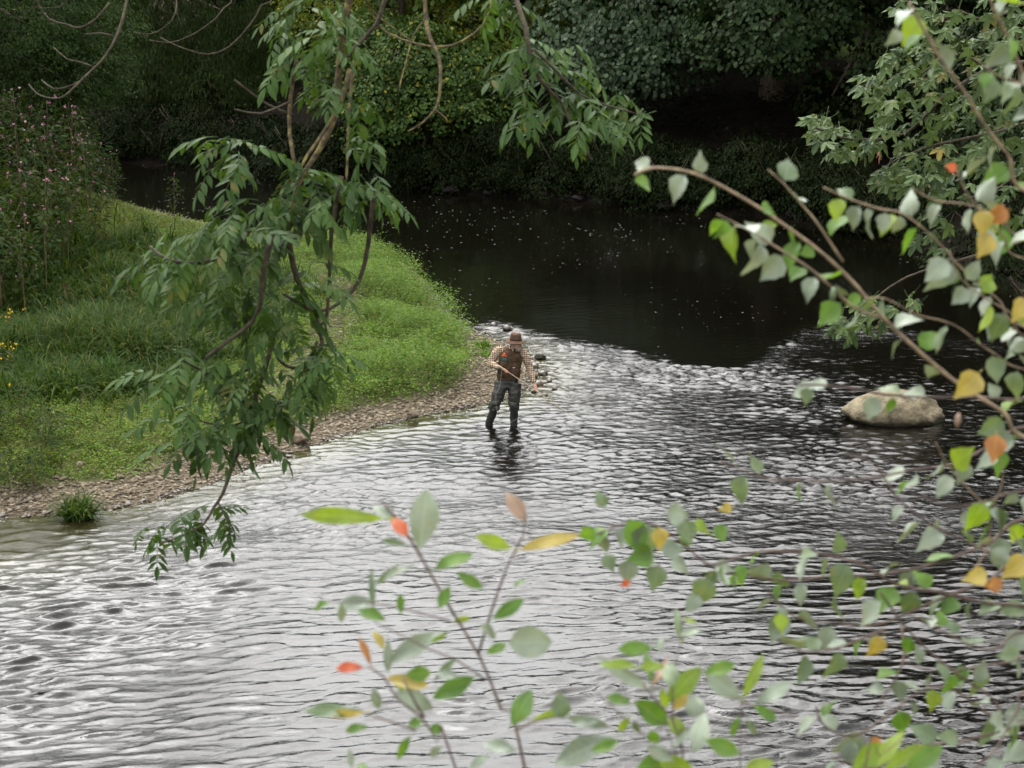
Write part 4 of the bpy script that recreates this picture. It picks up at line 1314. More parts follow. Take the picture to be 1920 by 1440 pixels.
def hand(bs, wrist, palm, fdir, curl_axis, grip, side):
    """Palm, four bent fingers of their own lengths closed round the rod, and a thumb from the palm's side."""
    w, p = Vector(wrist), Vector(palm)
    f = Vector(fdir).normalized(); g = Vector(grip).normalized()      # fingers' way, rod's way
    n = f.cross(g).normalized()                                       # out of the back of the hand
    bs.limb([w, w.lerp(p, .5), p + f * .012], [.027, .034, .036], 12, 0.62)
    for i, ln in enumerate((.066, .074, .070, .056)):
        k = p + g * (0.030 - 0.020 * i) + f * 0.022
        a = k + f * ln * .42 + n * .012
        c = a + (f * .15 - n * .95).normalized() * ln * .38
        d = c + (-f * .85 - n * .45).normalized() * ln * .30
        bs.limb([k - f * .02, a, c, d], [.0095, .009, .0082, .0066], 8)
    t0 = p + g * 0.030 - f * .015
    t1 = t0 + (g * .6 + f * .55 - n * .35).normalized() * .036
    t2 = t1 + (g * .5 + f * .55 - n * .6).normalized() * .030
    bs.limb([p, t0, t1, t2], [.017, .0125, .0105, .008], 8)


rd = (ROD_T - ROD_A).normalized()
hand(b, WR_R, HA_R, (0.75, -0.35, -0.45), None, rd, 1)
hand(b, WR_L, HA_L, (0.25, -0.45, -0.85), None, rd, 1)
body = b.build('body', M['skin'], man, 0.0052, 2)

for s in (-1, 1):
    e = Solid(); e.ball(hd(0.031 * s, -0.0845, 0.010), 0.0095, seg=12)
    link('eye', e.mesh('eye', M['eye']), man)

# --- beard, hair
bd = Solid()
bd.ball(hd(0, -0.058, -0.100), (0.050, 0.042, 0.040), hrot)
bd.ball(hd(0, -0.088, -0.052), (0.033, 0.012, 0.009), hrot)
for s in (-1, 1):
    bd.limb([hd(0.070 * s, -0.005, -0.015), hd(0.063 * s, -0.025, -0.06), hd(0.040 * s, -0.052, -0.095)], [.012, .020, .024], 10)
bd.build('beard', M['beard'], man, 0.006, 2, 0.004, 60)
hr = Solid()
hr.ball(hd(0, 0.040, 0.010), (0.079, 0.070, 0.070), hrot)
hr.limb([hd(-.05, .08, -.03), hd(0, .1, -.045), hd(.05, .08, -.03)], [.02, .025, .02], 10)
hr.build('hair', M['beard'], man, 0.007, 2, 0.004, 50)

# --- hat: crown with a pinch, drooping wavy brim, band
def lathe_hat():
    V, F = [], []
    prof = [(0.0, 0.205), (0.045, 0.204), (0.075, 0.192), (0.088, 0.165), (0.092, 0.12), (0.096, 0.085), (0.100, 0.066), (0.118, 0.056), (0.150, 0.046), (0.180, 0.034), (0.183, 0.029), (0.177, 0.028), (0.142, 0.039), (0.116, 0.049), (0.098, 0.058), (0.090, 0.060)]
    S = 36
    for i, (r, z) in enumerate(prof):
        for k in range(S):
            a = 2 * math.pi * k / S
            zz = z; rr = r
            if r > 0.105:
                zz += (r - 0.1) / 0.07 * (0.020 * math.cos(2 * a + 0.4) + 0.010 * math.sin(3 * a))
                rr *= 1 + 0.05 * math.sin(a + 1)
            if z > 0.15:
                zz -= 0.022 * math.exp(-(r * math.cos(a) / 0.04) ** 2) * (1 if r < 0.08 else 0.4)
            q = hd(rr * math.sin(a) * 0.95, -rr * math.cos(a) * 1.08 + 0.012, zz - 0.002)
            V.append(tuple(q))
    for i in range(len(prof) - 1):
        for k in range(S):
            k2 = (k + 1) % S
            F.append((i * S + k, i * S + k2, (i + 1) * S + k2, (i + 1) * S + k))
    return V, F


mb = MB(); mb.add(*lathe_hat())
hat = link('hat', mb.mesh('hat', M['hat']), man)
mb = MB(); V_, F_ = [], []
for i, (r, z) in enumerate([(0.099, 0.052), (0.099, 0.082), (0.090, 0.082), (0.090, 0.052)]):
    for k in range(32):
        a = 2 * math.pi * k / 32
        V_.append(tuple(hd((r + .003) * math.sin(a) * .95, -(r + .003) * math.cos(a) * 1.08 + .012, z + .022)))
for i in range(4):
    for k in range(32):
        F_.append((i * 32 + k, i * 32 + (k + 1) % 32, ((i + 1) % 4) * 32 + (k + 1) % 32, ((i + 1) % 4) * 32 + k))
mb.add(V_, F_)
link('hat_band', mb.mesh('hat_band', M['band']), hat)

# --- shirt: body, two sleeves with cuffs, collar
s = Solid()
s.loft([(0.06, 0, 0.86, .165, .125, .05), (0.085, 0, 1.12, .185, .13, .1), (0.10, 0.01, 1.28, .195, .122, .12), (0.105, 0.02, 1.365, .175, .10, .12), (0.115, 0.015, 1.405, .11, .08, .12), (0.13, 0.005, 1.425, .075, .068, .12)])
for S_, E, W in ((SH_R, EL_R, WR_R), (SH_L, EL_L, WR_L)):
    S2, E2, W2 = np.array(S_), np.array(E), np.array(W)
    sx_ = -1 if S_[0] < 0 else 1
    s.limb([tuple(S2 + [-.09 * sx_, .0, -.005]), tuple(S2 + [-.025 * sx_, 0, -.012]), tuple(S2 * .6 + E2 * .4), tuple(E2), tuple(E2 * .5 + W2 * .5), tuple(E2 * .06 + W2 * .94)], [.055, .074, .076, .066, .060, .045])
    s.ball(tuple(S2 + [-.012 * sx_, 0, -.02]), (.072, .070, .066))
s.build('shirt', M['plaid'], man, 0.008, 4, 0.012, 11)
c = Solid()
for sg in (-1, 1):
    c.limb([(0.145 + .066 * sg, 0.03, 1.435), (0.155 + .060 * sg, -0.055, 1.425), (0.165 + .022 * sg, -0.112, 1.395), (0.168 + .035 * sg, -0.118, 1.365)], [.012, .013, .014, .007], 8)
c.limb([(0.08, .03, 1.435), (0.14, .075, 1.445), (0.21, .03, 1.435)], [.012, .014, .012], 8)
c.build('collar', M['plaid'], man, 0.006, 2)

# --- fishing vest: open armholes, two front panels, pockets, fly patches
v_ = Solid()
v_.loft([(0.058, 0, 0.845, .205, .150, .05), (0.06, -.002, 0.90, .208, .156, .05), (0.085, -.002, 1.10, .208, .155, .1), (0.10, 0.005, 1.25, .205, .148, .12), (0.102, 0.012, 1.33, .188, .130, .12), (0.106, 0.018, 1.385, .150, .106, .12), (0.118, 0.02, 1.415, .10, .085, .12)])
vest = v_.build('vest', M['vest'], man, 0.008, 4, 0.012, 8)


def vest_front(x, z):
    """The vest's front surface (y) at x, z."""
    zz = [0.845, 0.90, 1.10, 1.25, 1.33, 1.385]
    cx = np.interp(z, zz, [.058, .06, .085, .10, .102, .106]); rx = np.interp(z, zz, [.205, .208, .208, .205, .188, .15]); ry = np.interp(z, zz, [.15, .156, .155, .148, .13, .106])
    yaw = np.interp(z, zz, [.05, .05, .1, .12, .12, .12])
    u = max(-.95, min(.95, (x - cx) / rx))
    return -ry * math.sqrt(1 - u * u) + (x - cx) * math.sin(yaw)


def patch(name, x0, x1, z0, z1, thick, m, parent, puff=0.0):
    """A padded panel lying on the vest front."""
    nx, nz = 6, 6
    V, F = [], []
    for lay in (0, 1):
        for j in range(nz):
            for i in range(nx):
                x = x0 + (x1 - x0) * i / (nx - 1); z = z0 + (z1 - z0) * j / (nz - 1)
                e = math.sin(math.pi * i / (nx - 1)) * math.sin(math.pi * j / (nz - 1))
                y = vest_front(x, z) - (thick + puff * e if lay else -0.012)
                V.append((x, y, z))
    n = nx * nz
    for j in range(nz - 1):
        for i in range(nx - 1):
            a = j * nx + i
            F.append((n + a, n + a + 1, n + a + nx + 1, n + a + nx)); F.append((a + nx, a + nx + 1, a + 1, a))
    ring = [i for i in range(nx)] + [j * nx + nx - 1 for j in range(1, nz)] + [(nz - 1) * nx + i for i in range(nx - 2, -1, -1)] + [j * nx for j in range(nz - 2, 0, -1)]
    for k in range(len(ring)):
        a, b2 = ring[k], ring[(k + 1) % len(ring)]
        F.append((a, b2, n + b2, n + a))
    mb = MB(); mb.add(V, F)
    return link(name, mb.mesh(name, m, False), parent)


for (x0, x1, z0, z1, pf) in [(0.175, 0.275, 1.195, 1.285, .018), (0.10, 0.235, 0.90, 1.03, .03), (-0.10, 0.045, 0.90, 1.03, .03), (-0.075, 0.03, 1.10, 1.17, .012)]:
    pk = patch('pocket', x0, x1, z0, z1, 0.014, M['vest'], man, pf)
    patch('pocket_flap', x0 - .004, x1 + .004, z1 - .03, z1 + .012, 0.026, M['vest'], pk, 0.006)
patch('vest_placket', 0.088, 0.108, 0.86, 1.33, 0.012, M['band'], man)
patch('fly_patch', -0.055, 0.035, 1.205, 1.262, 0.014, M['teal'], man, 0.004)
patch('red_badge', -0.055, 0.030, 1.282, 1.300, 0.016, M['red'], man, 0.003)
patch('red_badge', -0.028, 0.004, 1.300, 1.335, 0.018, M['red'], man, 0.004)
patch('clasp', 0.135, 0.175, 1.075, 1.088, 0.02, M['steel'], man)

# --- waders with gathered knees, rubber boots
w = Solid()
w.loft([(0.05, 0, 0.70, .165, .13, 0), (0.05, 0, 0.80, .185, .138, 0), (0.055, 0, 0.90, .182, .135, .03)])
for Hh, K, A in ((HIP_R, KN_R, AN_R), (HIP_L, KN_L, AN_L)):
    Hh, K, A = np.array(Hh), np.array(K), np.array(A)
    w.limb([tuple(Hh - [0, 0, .02]), tuple(Hh * .5 + K * .5 + [0, -.01, 0]), tuple(K), tuple(K * .72 + A * .28)], [.128, .118, .098, .096])
w.build('waders', M['wader'], man, 0.009, 3, 0.017, 8, lambda co: 0.7 + 1.2 * np.exp(-((co[:, 2] - 0.38) / 0.10) ** 2))
for A, K in ((AN_R, KN_R), (AN_L, KN_L)):
    A, K = np.array(A), np.array(K)
    bt_ = Solid()
    bt_.limb([tuple(K * .74 + A * .26), tuple(K * .45 + A * .55), tuple(A + [0, 0, .05]), tuple(A + [0, 0, -.07])], [.074, .073, .066, .066])
    dx = -.035 if A[0] < 0 else .02
    bt_.limb([tuple(A + [0, .03, -.075]), tuple(A + [dx * .5, -.08, -.085]), tuple(A + [dx, -.19, -.10])], [.062, .056, .042])
    bt_.build('boot', M['boot'], man, 0.009, 3, 0.006, 9)

# ------------------------------------------------------------------ rod, reel and line: a thing of its own, held in his hands
M['rod'] = noise_mat('rod_blank', (0.30, 0.24, 0.15), (0.42, 0.35, 0.24), 20, 0.35, 0.5)
M['cork'] = noise_mat('cork', (0.42, 0.30, 0.18), (0.52, 0.40, 0.26), 60, 0.9, 0.1)
M['reel'] = noise_mat('reel_metal', (0.03, 0.03, 0.032), (0.07, 0.07, 0.072), 30, 0.4, 0.6)
M['line'] = noise_mat('line', (0.22, 0.21, 0.18), (0.3, 0.28, 0.24), 30, 0.5, 0.3)
rod = empty('fishing_rod', man_at, 'pale fly rod held low across the angler, pointing down to the water', 'fishing rod')
butt = ROD_A - rd * 0.10
mid = ROD_A.lerp(ROD_T, 0.5) + Vector((0, 0, 0.012))
mb = MB(); mb.add(*tube(smooth_path([butt, ROD_A, mid, ROD_T], n=8), [.0105, .0095, .007, .0038], 8)); link('blank', mb.mesh('blank', M['rod']), rod)
mb = MB(); mb.add(*tube([butt - rd * .02, butt + rd * .08, butt + rd * .17, butt + rd * .24], [.011, .0135, .012, .010], 10)); link('handle', mb.mesh('handle', M['cork']), rod)
rb = butt + Vector((0, 0, -.045))
mb = MB(); mb.add(*tube([rb + Vector((0, -.016, 0)), rb + Vector((0, .016, 0))], [.036, .036], 20)); rl = link('reel', mb.mesh('reel', M['reel']), rod)
for i in range(4):
    q = ROD_A.lerp(ROD_T, 0.22 + 0.22 * i) - Vector((0, 0, .012))
    ring_pts = [q + Vector((math.cos(a) * .008, 0, math.sin(a) * .010)) for a in np.linspace(0, 2 * math.pi, 9)]
    mb = MB(); mb.add(*tube(ring_pts, [.0016, .0016], 5)); link('line_guide', mb.mesh('line_guide', M['steel']), rod)
lp = smooth_path([ROD_A + Vector((-.04, -.02, -.03)), Vector((-.075, -.30, .90)), Vector((-.11, -.31, .74)), Vector((-.16, -.33, .62)), Vector((-.13, -.36, .30)), Vector((0.0, -.38, .14)), Vector((.15, -.36, .17)), Vector((.30, -.33, .30)), Vector((.45, -.28, .50)), ROD_B + Vector((0, 0, -.02))], n=8)
mb = MB(); mb.add(*tube(lp, [.0028, .0028], 5)); link('line', mb.mesh('line', M['line']), rod)

# ================================================================== NEAR PLANTS
def leaf_form(name, m, prof, curl=0.2, fold=0.15, wave=0.0, serr=0.0, n=7, twist=0.0, seed=0):
    """A leaf blade along +y, length 1, with a midrib fold, a curl and a short stalk."""
    rng = random.Random(seed)
    V, F = [], []
    ts = np.linspace(0, 1, n)
    for i, t in enumerate(ts):
        w = float(np.interp(t, [p[0] for p in prof], [p[1] for p in prof]))
        z = -curl * t * t
        tw = twist * t
        for u in (-1, -0.5, 0, 0.5, 1):
            s = w * u * (1 + (serr * (1 if i % 2 else -1) if abs(u) == 1 else 0))
            zz = z + fold * abs(s) - 0.25 * fold * s * s / max(w, .02) + wave * math.sin(t * 9 + u * 2 + seed) * abs(u)
            V.append((s * math.cos(tw), t, zz + s * math.sin(tw)))
    for i in range(n - 1):
        for k in range(4):
            a = i * 5 + k
            F.append((a, a + 1, a + 6, a + 5))
    mb = MB(); mb.add(V, F)
    v, f = tube([(0, -0.16, 0.02), (0, -0.06, 0.005), (0, 0.03, 0)], [.012, .011, .010], 4)
    mb.add(v, f)
    return mb.mesh(name, m)


def lf(name, c1, c2, trans, rough=0.45, spec=0.35, tint=(1.3, 1.25, .45), blot=(0.16, 0.10, 0.03), amount=0.5):
    """Near leaf: own hue, pale midrib and side veins, blotches and a browned rim here and there."""
    m, N, L = nmat(name)
    oi = N.new('ShaderNodeObjectInfo')
    r = ramp(N, [(0, c1), (1, c2)]); L.new(oi.outputs['Random'], r.inputs['Fac'])
    tc = N.new('ShaderNodeTexCoord'); sp = N.new('ShaderNodeSeparateXYZ'); L.new(tc.outputs['Object'], sp.inputs[0])
    def math_(op, a, b=None, c=None):
        n = N.new('ShaderNodeMath'); n.operation = op
        for i, v in enumerate((a, b, c)):
            if v is None: continue
            if isinstance(v, (int, float)): n.inputs[i].default_value = v
            else: L.new(v, n.inputs[i])
        return n.outputs[0]
    ax = math_('ABSOLUTE', sp.outputs['X'])
    rib = math_('LESS_THAN', ax, 0.014)
    ph = math_('SUBTRACT', sp.outputs['Y'], math_('MULTIPLY', ax, 0.75))
    vein = math_('GREATER_THAN', math_('SINE', math_('MULTIPLY', ph, 50.0)), 0.86)
    vv = math_('MAXIMUM', rib, math_('MULTIPLY', vein, 0.5))
    off = N.new('ShaderNodeVectorMath'); off.operation = 'ADD'
    cb = N.new('ShaderNodeCombineXYZ'); L.new(math_('MULTIPLY', oi.outputs['Random'], 91.0), cb.inputs[0]); L.new(math_('MULTIPLY', oi.outputs['Random'], 37.0), cb.inputs[1])
    L.new(tc.outputs['Object'], off.inputs[0]); L.new(cb.outputs[0], off.inputs[1])
    nz = N.new('ShaderNodeTexNoise'); nz.inputs['Scale'].default_value = 3.2; nz.inputs['Detail'].default_value = 5; L.new(off.outputs[0], nz.inputs['Vector'])
    bl = N.new('ShaderNodeMapRange'); bl.inputs['From Min'].default_value = 0.60; bl.inputs['From Max'].default_value = 0.72; L.new(nz.outputs['Fac'], bl.inputs['Value'])
    n2 = N.new('ShaderNodeTexNoise'); n2.inputs['Scale'].default_value = 1.6; L.new(off.outputs[0], n2.inputs['Vector'])
    vr = N.new('ShaderNodeMapRange'); vr.inputs['From Min'].default_value = .3; vr.inputs['From Max'].default_value = .7; vr.inputs['To Min'].default_value = .78; vr.inputs['To Max'].default_value = 1.22; L.new(n2.outputs['Fac'], vr.inputs['Value'])
    def mix(f, a, b, mode='MIX'):
        k = N.new('ShaderNodeMixRGB'); k.blend_type = mode
        for i, v in zip((0, 1, 2), (f, a, b)):
            if isinstance(v, (int, float)): k.inputs[i].default_value = v
            elif isinstance(v, tuple): k.inputs[i].default_value = (*v, 1)
            else: L.new(v, k.inputs[i])
        return k.outputs[0]
    col = mix(1.0, r.outputs['Color'], vr.outputs['Result'], 'MULTIPLY')
    col = mix(math_('MULTIPLY', bl.outputs['Result'], amount), col, blot)
    col = mix(math_('MULTIPLY', vv, 0.35), col, tuple(min(1, c * 1.5 + .03) for c in c2))
    b = N.new('ShaderNodeBsdfPrincipled'); b.inputs['Roughness'].default_value = rough; b.inputs['Specular IOR Level'].default_value = spec
    L.new(col, b.inputs['Base Color'])
    bp = N.new('ShaderNodeBump'); bp.inputs['Distance'].default_value = 0.002; bp.inputs['Strength'].default_value = 0.6
    L.new(vv, bp.inputs['Height']); L.new(bp.outputs[0], b.inputs['Normal'])
    t = N.new('ShaderNodeBsdfTranslucent'); L.new(mix(1.0, col, tint, 'MULTIPLY'), t.inputs['Color'])
    mx = N.new('ShaderNodeMixShader'); mx.inputs['Fac'].default_value = trans
    L.new(b.outputs[0], mx.inputs[1]); L.new(t.outputs[0], mx.inputs[2])
    o = N.new('ShaderNodeOutputMaterial'); L.new(mx.outputs[0], o.inputs['Surface'])
    return m


M['pale_leaf'] = lf('pale_leaf', (0.13, 0.165, 0.12), (0.19, 0.225, 0.165), 0.16, 0.42, 0.4)
M['mid_leaf'] = lf('mid_leaf', (0.075, 0.115, 0.055), (0.12, 0.165, 0.085), 0.3, 0.42, 0.4)
M['green_leaf'] = lf('green_leaf', (0.06, 0.13, 0.018), (0.10, 0.19, 0.028), 0.42)
M['lime_fore'] = lf('lime_green_leaf', (0.13, 0.21, 0.02), (0.19, 0.26, 0.03), 0.45)
M['yellow_leaf'] = lf('yellow_leaf', (0.27, 0.21, 0.04), (0.36, 0.29, 0.08), 0.3, tint=(1.1, 1, .5), blot=(0.20, 0.22, 0.04), amount=.8)
M['orange_leaf'] = lf('orange_leaf', (0.28, 0.12, 0.03), (0.36, 0.18, 0.05), 0.28, tint=(1.1, .9, .5), blot=(0.40, 0.30, 0.06), amount=.8)
M['red_leaf'] = lf('red_leaf', (0.32, 0.06, 0.022), (0.40, 0.10, 0.035), 0.28, tint=(1.1, .8, .6), blot=(0.35, 0.16, 0.05), amount=.8)
M['brown_leaf'] = lf('brown_leaf', (0.20, 0.13, 0.085), (0.30, 0.21, 0.15), 0.2, tint=(1.1, .9, .6))

OVATE = [(0, .03), (.06, .19), (.16, .33), (.3, .41), (.46, .38), (.62, .28), (.78, .15), (.9, .055), (1, .004)]
ELLIP = [(0, .02), (.12, .09), (.3, .17), (.5, .20), (.7, .175), (.88, .09), (1, .004)]
NARROW = [(0, .015), (.12, .06), (.35, .115), (.6, .125), (.8, .09), (1, .004)]
OVAL = [(0, .03), (.1, .20), (.3, .33), (.55, .36), (.8, .25), (.93, .11), (1, .01)]
_forms = {}


def leaf_me(kind, mat_key, var):
    key = (kind, mat_key, var)
    if key not in _forms:
        prof = {'ovate': OVATE, 'ellip': ELLIP, 'narrow': NARROW, 'oval': OVAL}[kind]
        c = (0.12, 0.38, 0.65, -0.15)[var % 4]
        _forms[key] = leaf_form('leaf', M[mat_key], prof, c, (0.22, 0.50, 0.30, 0.65)[var % 4], 0.035, 0.05 if kind == 'ovate' else 0.0, 9, (0.15, -0.2, 0.4, 0.0)[var % 4], var)
    return _forms[key]


def put_leaf(parent, base, d, n, length, kind, mat_key, var=None, width=1.0, origin=None):
    d = Vector(d).normalized(); n = Vector(n)
    x = d.cross(n).normalized(); z = x.cross(d).normalized()
    o = link('leaf', leaf_me(kind, mat_key, random.randrange(4) if var is None else var), parent)
    o.matrix_local = Matrix.Translation(Vector(base) - Vector(origin)) @ Matrix((tuple(x), tuple(d), tuple(z))).transposed().to_4x4() @ Matrix.Diagonal((length * width, length, length, 1))
    return o


def twig(parent, pts, r, m, origin, sides=6, name='twig', step=0.03):
    sp = smooth_path([Vector(p) - Vector(origin) for p in pts], step=step)
    mb = MB(); mb.add(*tube(sp, r, sides, knots=0.10))
    link(name, mb.mesh(name, m), parent)
    return sp + np.array(origin)


# ------------------------------------------------------------------ birch on the right
B0 = Vector((2.05, 3.6, land_z(2.05, 3.6)))
birch = empty('birch_tree', B0, 'near birch reaching in from the right with grey green and yellowing leaves', 'tree')
tp = [B0 + Vector((0, 0, -.2)), B0 + Vector((-.02, .05, 1.0)), B0 + Vector((.03, .0, 2.2)), B0 + Vector((.0, .1, 3.6)), B0 + Vector((-.05, .2, 5.2))]
tsp = twig(birch, tp, [.055, .045, .034, .02], M['pale_twig'], B0, 10, 'trunk', 0.1)


def px_path(l, d0, d1):
    n = len(l)
    return [P(x, y, d0 + (d1 - d0) * i / max(1, n - 1)) for i, (x, y) in enumerate(l)]


# each: pixels from the tip to where it leaves the picture, depth tip, depth base, radius, leaf step
BT = [
    ([(1190, 328), (1222, 315), (1290, 322), (1345, 345), (1420, 388), (1490, 436), (1545, 478), (1600, 530), (1660, 600), (1730, 665), (1800, 722), (1880, 772), (1960, 830)], 3.7, 3.9, .0066, 'pale'),
    ([(1345, 402), (1400, 430), (1450, 460), (1520, 505), (1560, 540), (1600, 575), (1660, 600)], 3.55, 3.85, .0035, 'pale'),
    ([(1440, 318), (1470, 345), (1500, 380), (1530, 415), (1560, 460), (1580, 490)], 3.8, 3.85, .003, 'pale'),
    ([(1545, 352), (1590, 372), (1650, 392), (1690, 400), (1745, 440), (1800, 500), (1870, 560), (1950, 620)], 3.6, 3.95, .004, 'pale'),
    ([(1705, 5), (1735, 60), (1770, 120), (1810, 175), (1850, 240), (1890, 290), (1960, 370)], 3.4, 3.7, .006, 'pale'),
    ([(1845, -30), (1870, 30), (1895, 80), (1915, 130), (1960, 200)], 3.5, 3.7, .0065, 'pale'),
    ([(1710, 352), (1735, 368), (1765, 378), (1820, 385), (1880, 410), (1950, 450)], 3.7, 3.9, .0035, 'pale'),
    ([(1795, 322), (1812, 360), (1840, 400), (1880, 440), (1950, 490)], 3.5, 3.8, .0035, 'pale'),
    ([(1830, 110), (1860, 135), (1900, 150), (1960, 160)], 3.4, 3.6, .003, 'pale'),
    ([(1350, 866), (1400, 885), (1440, 898), (1500, 900), (1560, 902), (1640, 895), (1720, 880), (1790, 870), (1870, 830), (1960, 800)], 3.9, 4.0, .0035, 'dark'),
    ([(1500, 722), (1545, 722), (1600, 728), (1660, 740), (1740, 745), (1820, 745), (1900, 750), (1960, 752)], 3.8, 3.95, .0035, 'dark'),
    ([(1120, 1002), (1160, 985), (1210, 980), (1270, 1010), (1330, 1060), (1400, 1080), (1480, 1088), (1560, 1080), (1640, 1078), (1740, 1060), (1850, 1020), (1960, 970)], 3.75, 4.05, .0035, 'dark'),
    ([(1340, 1060), (1385, 1045), (1430, 1034), (1500, 1035), (1560, 1043), (1620, 1060), (1680, 1095), (1760, 1110), (1850, 1130), (1960, 1140)], 3.6, 3.9, .0038, 'dark'),
    ([(1440, 1110), (1470, 1140), (1500, 1160), (1560, 1168), (1640, 1172), (1700, 1150), (1770, 1120), (1850, 1090), (1960, 1050)], 3.65, 3.9, .0036, 'dark'),
    ([(1455, 1200), (1500, 1220), (1560, 1218), (1610, 1200), (1660, 1180)], 3.6, 3.7, .0025, 'dark'),
    ([(1650, 1110), (1690, 1165), (1730, 1210), (1790, 1260), (1850, 1300), (1960, 1370)], 3.55, 3.75, .0036, 'dark'),
    ([(1700, 1150), (1760, 1180), (1820, 1210), (1870, 1215), (1960, 1180)], 3.7, 3.9, .003, 'dark'),
    ([(1530, 1325), (1545, 1360), (1600, 1380), (1660, 1345), (1720, 1300), (1780, 1290), (1870, 1350), (1960, 1390)], 3.6, 3.85, .0032, 'dark'),
    ([(1640, 1330), (1680, 1270), (1695, 1230), (1690, 1170)], 3.6, 3.7, .0022, 'dark'),
    ([(1560, 1420), (1640, 1440), (1720, 1400), (1800, 1390), (1880, 1370), (1960, 1345)], 3.5, 3.7, .003, 'dark'),
    ([(1755, 830), (1770, 860), (1800, 900), (1850, 950), (1900, 1000), (1960, 1030)], 3.6, 3.8, .0028, 'pale'),
    ([(1870, 840), (1880, 900), (1860, 960), (1850, 1030), (1810, 1090)], 3.7, 3.8, .0022, 'pale'),
    ([(1620, 560), (1660, 560), (1720, 590), (1790, 610), (1860, 660), (1960, 700)], 3.7, 3.9, .003, 'pale'),
    ([(1780, 470), (1800, 520), (1850, 560), (1900, 590), (1960, 640)], 3.6, 3.8, .003, 'pale'),
    ([(1580, 850), (1640, 870), (1680, 930), (1740, 980), (1800, 1010), (1900, 1060), (1960, 1090)], 3.75, 3.95, .003, 'dark'),
    ([(1730, 930), (1790, 950), (1850, 940), (1960, 920)], 3.6, 3.8, .0028, 'dark'),
    ([(1690, 1240), (1760, 1260), (1830, 1250), (1900, 1240), (1960, 1230)], 3.6, 3.8, .0028, 'dark'),
    ([(1830, 1440), (1870, 1400), (1910, 1330), (1960, 1290)], 3.5, 3.6, .003, 'dark'),
]
MIXK = ['pale_leaf'] * 52 + ['mid_leaf'] * 22 + ['green_leaf'] * 21 + ['lime_fore'] * 5
n_leaf = 0
extra = []
TOCAM = Vector((0, -1, 0.25))
for ti, (l, d0, d1, r, bk) in enumerate(BT):
    pts = px_path(l, d0, d1)
    if l[-1][0] >= 1940:
        e = pts[-1]
        j = min(range(len(tsp)), key=lambda q: abs(tsp[q][2] - (e.z - .15)))
        pts.append(e.lerp(Vector(tsp[j]), .5) + Vector((0, 0, .05))); pts.append(Vector(tsp[j]))
    r *= 1.0 if bk == 'pale' else 1.4
    sp = twig(birch, pts[::-1], [r, r * .75, r * .45], M['pale_twig' if bk == 'pale' else 'dark_twig'], B0, 6, 'twig', 0.016)[::-1]
    # leaves at the nodes, alternating
    acc = 0.0; side = 1
    for i in range(1, len(sp)):
        acc += float(np.linalg.norm(sp[i] - sp[i - 1]))
        q = Vector(sp[i])
        if q.x > 0.30 * q.y: break
        if acc > 0.017 or i == 1:
            acc = random.uniform(-.008, .006); side = -side
            t = Vector(sp[i - 1] - sp[i]).normalized()
            perp = t.cross(TOCAM).normalized() * side
            d = t * random.uniform(0.1, .7) + perp * random.uniform(.3, 1.0) + Vector((0, 0, -random.uniform(.25, 1.0))) + Vector((0, random.uniform(-.4, .4), 0))
            nn = Vector((random.uniform(-.8, .8), random.uniform(-1.0, .5), random.uniform(.2, 1.2)))
            k = random.choice(MIXK)
            length = random.uniform(.036, .068)
            st = d.normalized() * 0.16 * length
            o = put_leaf(birch, q + st, d, nn, length, 'ovate', k, origin=B0)
            if random.random() < 0.50: extra.append(o)
            n_leaf += 1
def merge(objs, name, parent):
    """The leaves past the limit of single parts, as one part."""
    mats, V, F, MI, off = [], [], [], [], 0
    for o in objs:
        m_ = o.data.materials[0]
        if m_ not in mats: mats.append(m_)
        v = np.array([tuple(q.co) + (1.0,) for q in o.data.vertices]) @ np.array(o.matrix_local).T
        V.append(v[:, :3])
        for p in o.data.polygons:
            F.append(tuple(i + off for i in p.vertices)); MI.append(mats.index(m_))
        off += len(v)
        bpy.data.objects.remove(o)
    return tag(link(name, new_mesh(name, np.concatenate(V), F, None, True, mats, MI), parent), kind='stuff')


merge(extra, 'leaves', birch)
# leaves picked out in the photo: tip colour and place
for (px, py, dx, dy, L_, k, lb) in [(1835, 700, -60, 70, .075, 'yellow_leaf', 'large yellow and orange leaf'), (1868, 815, -6, 62, .066, 'orange_leaf', 'orange leaf'), (1858, 440, -30, 55, .062, 'yellow_leaf', 'yellow tipped leaf'),
                                (1890, 395, -60, 25, .055, 'orange_leaf', 'curled orange leaf'), (1845, 945, -30, 60, .068, 'lime_fore', None), (1925, 1045, -50, 50, .07, 'yellow_leaf', 'yellow leaf'), (1850, 1075, -45, 15, .055, 'yellow_leaf', None),
                                (1880, 1095, -50, 5, .045, 'orange_leaf', None), (1655, 1195, -25, 40, .052, 'yellow_leaf', None), (1838, 395, 10, 45, .06, 'yellow_leaf', None), (1650, 1385, -22, 25, .042, 'orange_leaf', None), (1793, 318, -18, -8, .03, 'red_leaf', None),
                                (1925, 560, -20, 40, .06, 'yellow_leaf', None), (1235, 990, 5, 45, .05, 'yellow_leaf', None), (1463, 1150, 4, 45, .045, 'lime_fore', None), (1372, 950, -30, 8, .03, 'yellow_leaf', None), (1180, 1090, -18, 10, .022, 'red_leaf', None), (1720, 30, -25, 60, .07, 'lime_fore', None), (1690, 60, -25, 20, .04, 'pale_leaf', None)]:
    d = 3.5
    a = P(px, py, d); c = P(px + dx, py + dy, d - .01)
    o = put_leaf(birch, a, c - a, (0.1, -1, .35), L_ * .84, 'ovate', k, random.choice((0, 1, 2)), origin=B0)
    if lb: o['label'] = lb
    n_leaf += 1
